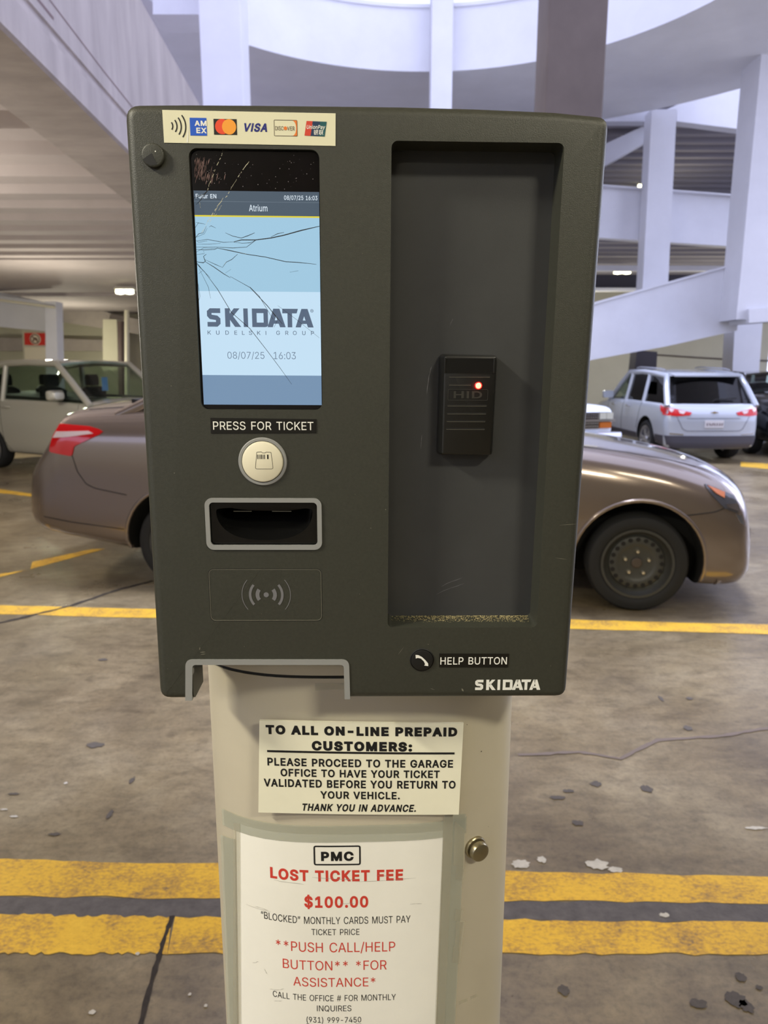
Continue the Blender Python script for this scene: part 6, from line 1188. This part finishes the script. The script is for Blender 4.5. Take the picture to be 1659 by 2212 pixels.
for x in (1.556, -1.556):
    for sg in (-1, 1):
        P = [(x + .412 * math.cos(math.radians(a)), .318 + .412 * math.sin(math.radians(a))) for a in range(-14, 195, 8)]
        lipm = MB(); lipm.tube([sed.hit(a, b, 'y', sg)[0] for a, b in P], .014, 8); lipm.build('arch_lip', m_brown, sed.root, smooth=60)
sed.patch('lower_grille', [(-.45, .3), (.45, .3), (.5, .5), (-.5, .5)], 'x', 1, m_gap, .006)
mb = MB(); mb.tube([sed.hit(2.0, -.8, 'z', 1)[0] * 0 + V3((2.04, -.80, .215)), V3((2.15, -.73, .235)), V3((2.25, -.56, .25)), V3((2.36, 0, .26)), V3((2.25, .56, .25)), V3((2.15, .73, .235)), V3((2.04, .80, .215))], .03, 8); mb.build('front_lip', m_brown, sed.root, smooth=60)
for sg in (-1, 1):
    mb = MB(); c = V3((.72, sg * .98, 1.17)); mb.rings([[c + V3((k * .07 - .02, 0, 0)) + V3((0, a * 1.0, b)) for a, b in rr(-.10 * q, -.06 * q, .10 * q, .07 * q, .03 * q, 4)] for k, q in ((-1, .9), (0, 1), (1, .5))]); mb.build('side_mirror', m_brown, sed.root, smooth=50)

# ---- silver hatchback at the left
m_silver = paint_mat('silver_green_metallic', (178, 175, 160), 0.15, 0.32)
HB = [(-1.95, .42, .62, .72, .68, 0), (-1.92, .35, .95, .78, .70, 0), (-1.86, .30, 1.06, .80, .70, .02), (-1.5, .26, 1.12, .82, .72, .02), (0, .24, 1.10, .83, .74, .02), (.75, .24, 1.09, .83, .72, .04), (1.1, .24, 1.06, .83, .68, .06), (1.6, .25, .96, .81, .62, .07), (1.85, .28, .84, .77, .6, .04), (1.95, .33, .62, .70, .6, 0)]
WH = [(1.25, .32, .32, .2, .815), (-1.25, .32, .32, .2, .815)]
gh = V3((-6.219, 11.24, 0)); ah = math.radians(-28); fw = V3((math.cos(ah), math.sin(ah), 0)); lf = V3((-math.sin(ah), math.cos(ah), 0))
loc = gh + fw * 1.25 + lf * .8
hb_ = Car('hatchback', 'silver two-door hatchback with a blue tag in its windscreen behind the brown sedan', 'car', tuple(loc), ah, m_silver, HB, (.2, .2, 1.2, -1.3), WH, .38, .83)
for w in WH:
    for sg in (-1, 1): hb_.wheel(*w, sg, 'alloy')
hb_.cabin((.95, .30, -1.25, -1.75), 1.09, 1.12, 1.62, 1.60, .76, .68, bp=((-.92, -.86),), crown=.05, pil=.05)
hb_.seam('panel_gap', [('y', sg, p) for sg in (-1, 1) for p in ([(.80, 1.06), (.86, .8), (.80, .36), (.6, .28), (-.75, .28), (-.9, .45), (-.95, 1.08)],)])
for sg in (-1, 1):
    hb_.patch('headlight', round_poly([(1.55, .86), (1.82, .76), (1.86, .64), (1.66, .70)], .02, 2), 'y', sg, m_lampglass, .006)
    mb = MB(); c = V3((.55, sg * .93, 1.17)); mb.rings([[c + V3((k * .07, 0, 0)) + V3((0, a, b)) for a, b in rr(-.13 * q, -.07 * q, .13 * q, .08 * q, .04 * q, 4)] for k, q in ((-1, .9), (0, 1), (1, .6))]); mb.build('side_mirror', m_silver, hb_.root, smooth=50)
    p, nn = hb_.hit(-.78, .98, 'y', sg); mb = MB(); mb.tube([p + V3((-.09, sg * .005, 0)), p + V3((-.06, sg * .04, 0)), p + V3((.06, sg * .04, 0)), p + V3((.09, sg * .005, 0))], .014, 8); mb.build('door_handle', m_silver, hb_.root, smooth=60)
mb = MB(); a0 = V3((.95, 0, 1.09)).lerp(V3((.22, 0, 1.62)), .55)
mb.box(-.003, -.055, -.10, .003, .055, .10); tg = mb.build('parking_tag', M('blue_tag', (120, 165, 225), 0.6), hb_.root, smooth=0); tg.location = (.575, -.08, 1.325)

# ---- white sport utility wagon at the right, seen from behind
m_sw = paint_mat('white_silver', (188, 194, 204), 0.25, 0.25)
SU = [(-2.06, .30, .72, .72, .68, 0), (-2.03, .25, .90, .765, .71, 0), (-1.98, .24, .98, .78, .71, .0), (-1.7, .28, 1.0, .80, .72, .01), (-.5, .26, 1.0, .81, .73, .02), (.6, .26, .99, .81, .72, .04), (1.0, .26, .97, .81, .70, .05), (1.6, .27, .90, .80, .66, .06), (1.95, .30, .78, .76, .62, .04), (2.06, .34, .58, .7, .6, 0)]
WU = [(1.28, .335, .335, .22, .79), (-1.25, .335, .335, .22, .79)]
suv = Car('sport_utility_car', 'white sport utility car seen from behind, right of the machine', 'car', (5.42, 13.9, 0), math.radians(90.5), m_sw, SU, (.2, .1, 1.3, -1.6), WU, .41, .81)
for w in WU:
    for sg in (-1, 1): suv.wheel(*w, sg, 'alloy')
suv.cabin((.85, .15, -1.62, -1.94), .99, 1.0, 1.50, 1.425, .74, .62, bp=((-.95, -.9), (-.05, -.05)), gl=m_glassd, glr=m_glassk, crown=.05, pil=.05)
for sg in (-1, 1):
    suv.patch('tail_light', round_poly([(sg * .36, .845), (sg * .58, .895), (sg * .76, .925), (sg * .775, .80), (sg * .60, .785), (sg * .40, .80)], .012, 2), 'x', -1, m_lens, .010)
    suv.patch('tail_light', [(-2.03, .915), (-1.78, .955), (-1.86, .86), (-2.03, .80)], 'y', sg, m_lens, .008)
    suv.patch('tail_light_lens', [(sg * .46, .865), (sg * .58, .885), (sg * .56, .835), (sg * .50, .82)], 'x', -1, m_lensw, .014, .002)
    suv.patch('tail_light_lens', [(sg * .64, .895), (sg * .72, .91), (sg * .71, .87), (sg * .68, .85)], 'x', -1, m_lensw, .014, .002)
    suv.patch('rear_reflector', [(sg * .48, .50), (sg * .70, .515), (sg * .70, .49), (sg * .48, .48)], 'x', -1, m_chrome, .008, .004)
    suv.patch('sill_cladding', [(-2.0, .465), (-1.68, .465), (-1.66, .30), (-1.98, .30)], 'y', sg, m_clad, .006)
    suv.patch('sill_cladding', [(-.83, .42), (.85, .42), (.84, .27), (-.82, .27)], 'y', sg, m_clad, .006)
    for x in (-.35, .5):
        p, nn = suv.hit(x, .88, 'y', sg); mb = MB(); mb.tube([p + V3((-.09, sg * .005, 0)), p + V3((-.06, sg * .035, 0)), p + V3((.06, sg * .035, 0)), p + V3((.09, sg * .005, 0))], .013, 8); mb.build('door_handle', m_chrome, suv.root, smooth=60)
    mb = MB(); mb.tube([(.0, sg * .56, 1.575), (-.2, sg * .56, 1.59), (-1.2, sg * .56, 1.56), (-1.4, sg * .56, 1.53)], .012, 8); mb.build('roof_rail', m_chrome, suv.root, smooth=60)
    mb = MB(); c = V3((.55, sg * .92, 1.06)); mb.rings([[c + V3((k * .07, 0, 0)) + V3((0, a, b)) for a, b in rr(-.11 * q, -.07 * q, .11 * q, .08 * q, .04 * q, 4)] for k, q in ((-1, .9), (0, 1), (1, .6))]); mb.build('side_mirror', m_sw, suv.root, smooth=50)
suv.patch('bumper_cladding', [(-.76, .465), (.76, .465), (.71, .262), (-.71, .262)], 'x', -1, m_clad, .010)
suv.patch('number_plate', [(-.155, .72), (.155, .72), (.155, .60), (-.155, .60)], 'x', -1, M('plate_white', (206, 204, 206), .5), .012, .004)
mb = MB()
for i in range(7):
    for k in range(2):
        p, nn = suv.hit(-.125 + .04 * i + random.uniform(-.006, .006), .645 + .022 * k, 'x', -1); p = p + V3((-.0145, 0, 0)); mb.box(p.x, p.y - .011, p.z - .01, p.x + .002, p.y + .011, p.z + .008)
mb.build('plate_marks', M('plate_ink', (110, 88, 92), .6), suv.root, smooth=0)
suv.seam('panel_gap', [('x', -1, [(-.60, .78), (-.50, .58), (-.44, .545), (.44, .545), (.50, .58), (.60, .78)]), ('x', -1, [(-.44, .75), (.44, .75)])] + [('y', sg, p) for sg in (-1, 1) for p in ([(-.95, .98), (-.86, .62), (-.80, .5)], [(-.02, .98), (0, .3)], [(.86, .96), (.88, .4)])], .004)
mb = MB(); mb.prism([(-1.62, -.60, 1.47), (-1.62, .60, 1.47), (-1.80, .56, 1.425), (-1.80, -.56, 1.425)], (0, 0, .02)); mb.build('rear_spoiler', m_sw, suv.root, smooth=0)
mb = MB(); mb.tube([(-2.0, -.02, 1.02), (-2.02, -.05, 1.05), (-2.00, -.40, 1.075)], .011, 8); mb.build('rear_wiper', m_gap, suv.root, smooth=60)
p, nn = suv.hit(0, .85, 'x', -1); mb = MB(); mb.prism([p + V3((-.006, a, b)) for a, b in ((-.06, -.006), (-.02, -.006), (-.02, -.016), (.02, -.016), (.02, -.006), (.06, -.006), (.06, .006), (.02, .006), (.02, .016), (-.02, .016), (-.02, .006), (-.06, .006))], (-.01, 0, 0)); mb.build('badge', M('gold_badge', (196, 170, 110), .3, .8), suv.root, smooth=0)

# ---- old white pickup nosing out from behind the machine
m_wp = paint_mat('plain_white', (222, 228, 236), 0.0, 0.35)
PK = [(-2.4, .50, .9, .90, .86, 0), (-2.36, .45, 1.02, .92, .88, 0), (-.3, .42, 1.04, .93, .88, .0), (.6, .42, 1.05, .93, .86, .03), (1.9, .44, 1.03, .92, .84, .05), (2.3, .46, 1.01, .91, .85, .04), (2.38, .48, .97, .90, .86, .0), (2.40, .52, .92, .88, .86, .0)]
WP = [(1.6, .37, .37, .22, .9), (-1.5, .37, .37, .22, .9)]
ap = math.radians(-74); fwp = V3((math.cos(ap), math.sin(ap), 0)); lfp = V3((-math.sin(ap), math.cos(ap), 0))
corner_p = V3((3.36, 10.45, 0)); locp = corner_p - fwp * 2.42 - lfp * .90
pk = Car('pickup_truck', 'old white pickup truck with a square chrome grille half hidden by the machine', 'truck', tuple(locp), ap, m_wp, PK, (.03, .02, 2.0, -2.0), WP, .44, .93, .6)
for w in WP:
    for sg in (-1, 1): pk.wheel(*w, sg, 'steel')
pk.cabin((.75, .25, -.55, -.75), 1.05, 1.04, 1.62, 1.60, .82, .70, bp=(), crown=.04, pil=.045, seats=False)
pk.patch('grille', [(-.86, .93), (.86, .93), (.86, .70), (-.86, .70)], 'x', 1, m_gap, .004)
mb = MB()
for i in range(34):
    y = -.62 + 1.24 * i / 33; mb.box(2.40, y - .004, .70, 2.455, y + .004, .93)
for z in (.70, .735, .775, .81, .83, .865, .90, .93): mb.box(2.40, -.64, z - .006, 2.46, .64, z + .006)
mb.box(2.40, -.9, .80, 2.465, .9, .83); mb.build('grille_bars', m_chrome, pk.root, smooth=0)
for sg in (-1, 1):
    for k in range(2):
        y0 = sg * (.65 + .115 * k); y1 = sg * (.755 + .115 * k); mb = MB(); mb.box(2.40, min(y0, y1), .835, 2.455, max(y0, y1), .925); mb.build('headlight', M('old_headlamp', (206, 206, 190), .15, coat=.6), pk.root, smooth=0)
    mb = MB(); mb.box(2.40, min(sg * .66, sg * .85), .705, 2.452, max(sg * .66, sg * .85), .79); mb.build('turn_lamp', m_amber, pk.root, smooth=0)
mb = MB(); mb.prism(round_poly([(2.38, .50), (2.56, .50), (2.58, .56), (2.56, .65), (2.38, .65)], .02, 2) and [(a, -.95, b) for a, b in round_poly([(2.38, .50), (2.56, .50), (2.58, .56), (2.56, .65), (2.38, .65)], .02, 2)], (0, 1.9, 0)); mb.build('bumper', m_chrome, pk.root, smooth=30)

# ---- black car at the right edge
m_bk = paint_mat('black_paint', (22, 24, 26), 0.2, 0.25)
bk = Car('car', 'black car at the right edge beyond the white sport utility car', 'car', (7.75, 14.5, 0), math.radians(-96), m_bk, HB, (.2, .2, 1.2, -1.3), WH, .38, .83)
for w in WH:
    for sg in (-1, 1): bk.wheel(*w, sg, 'alloy')
bk.cabin((.95, .22, -1.25, -1.75), 1.09, 1.12, 1.45, 1.43, .74, .60, bp=((-.5, -.4),), crown=.05, pil=.045)
for sg in (-1, 1): bk.patch('headlight', [(sg * .42, .80), (sg * .70, .84), (sg * .72, .72), (sg * .48, .70)], 'x', 1, M('lamp_glass_pale', (196, 196, 188), .1, coat=.6), .006)
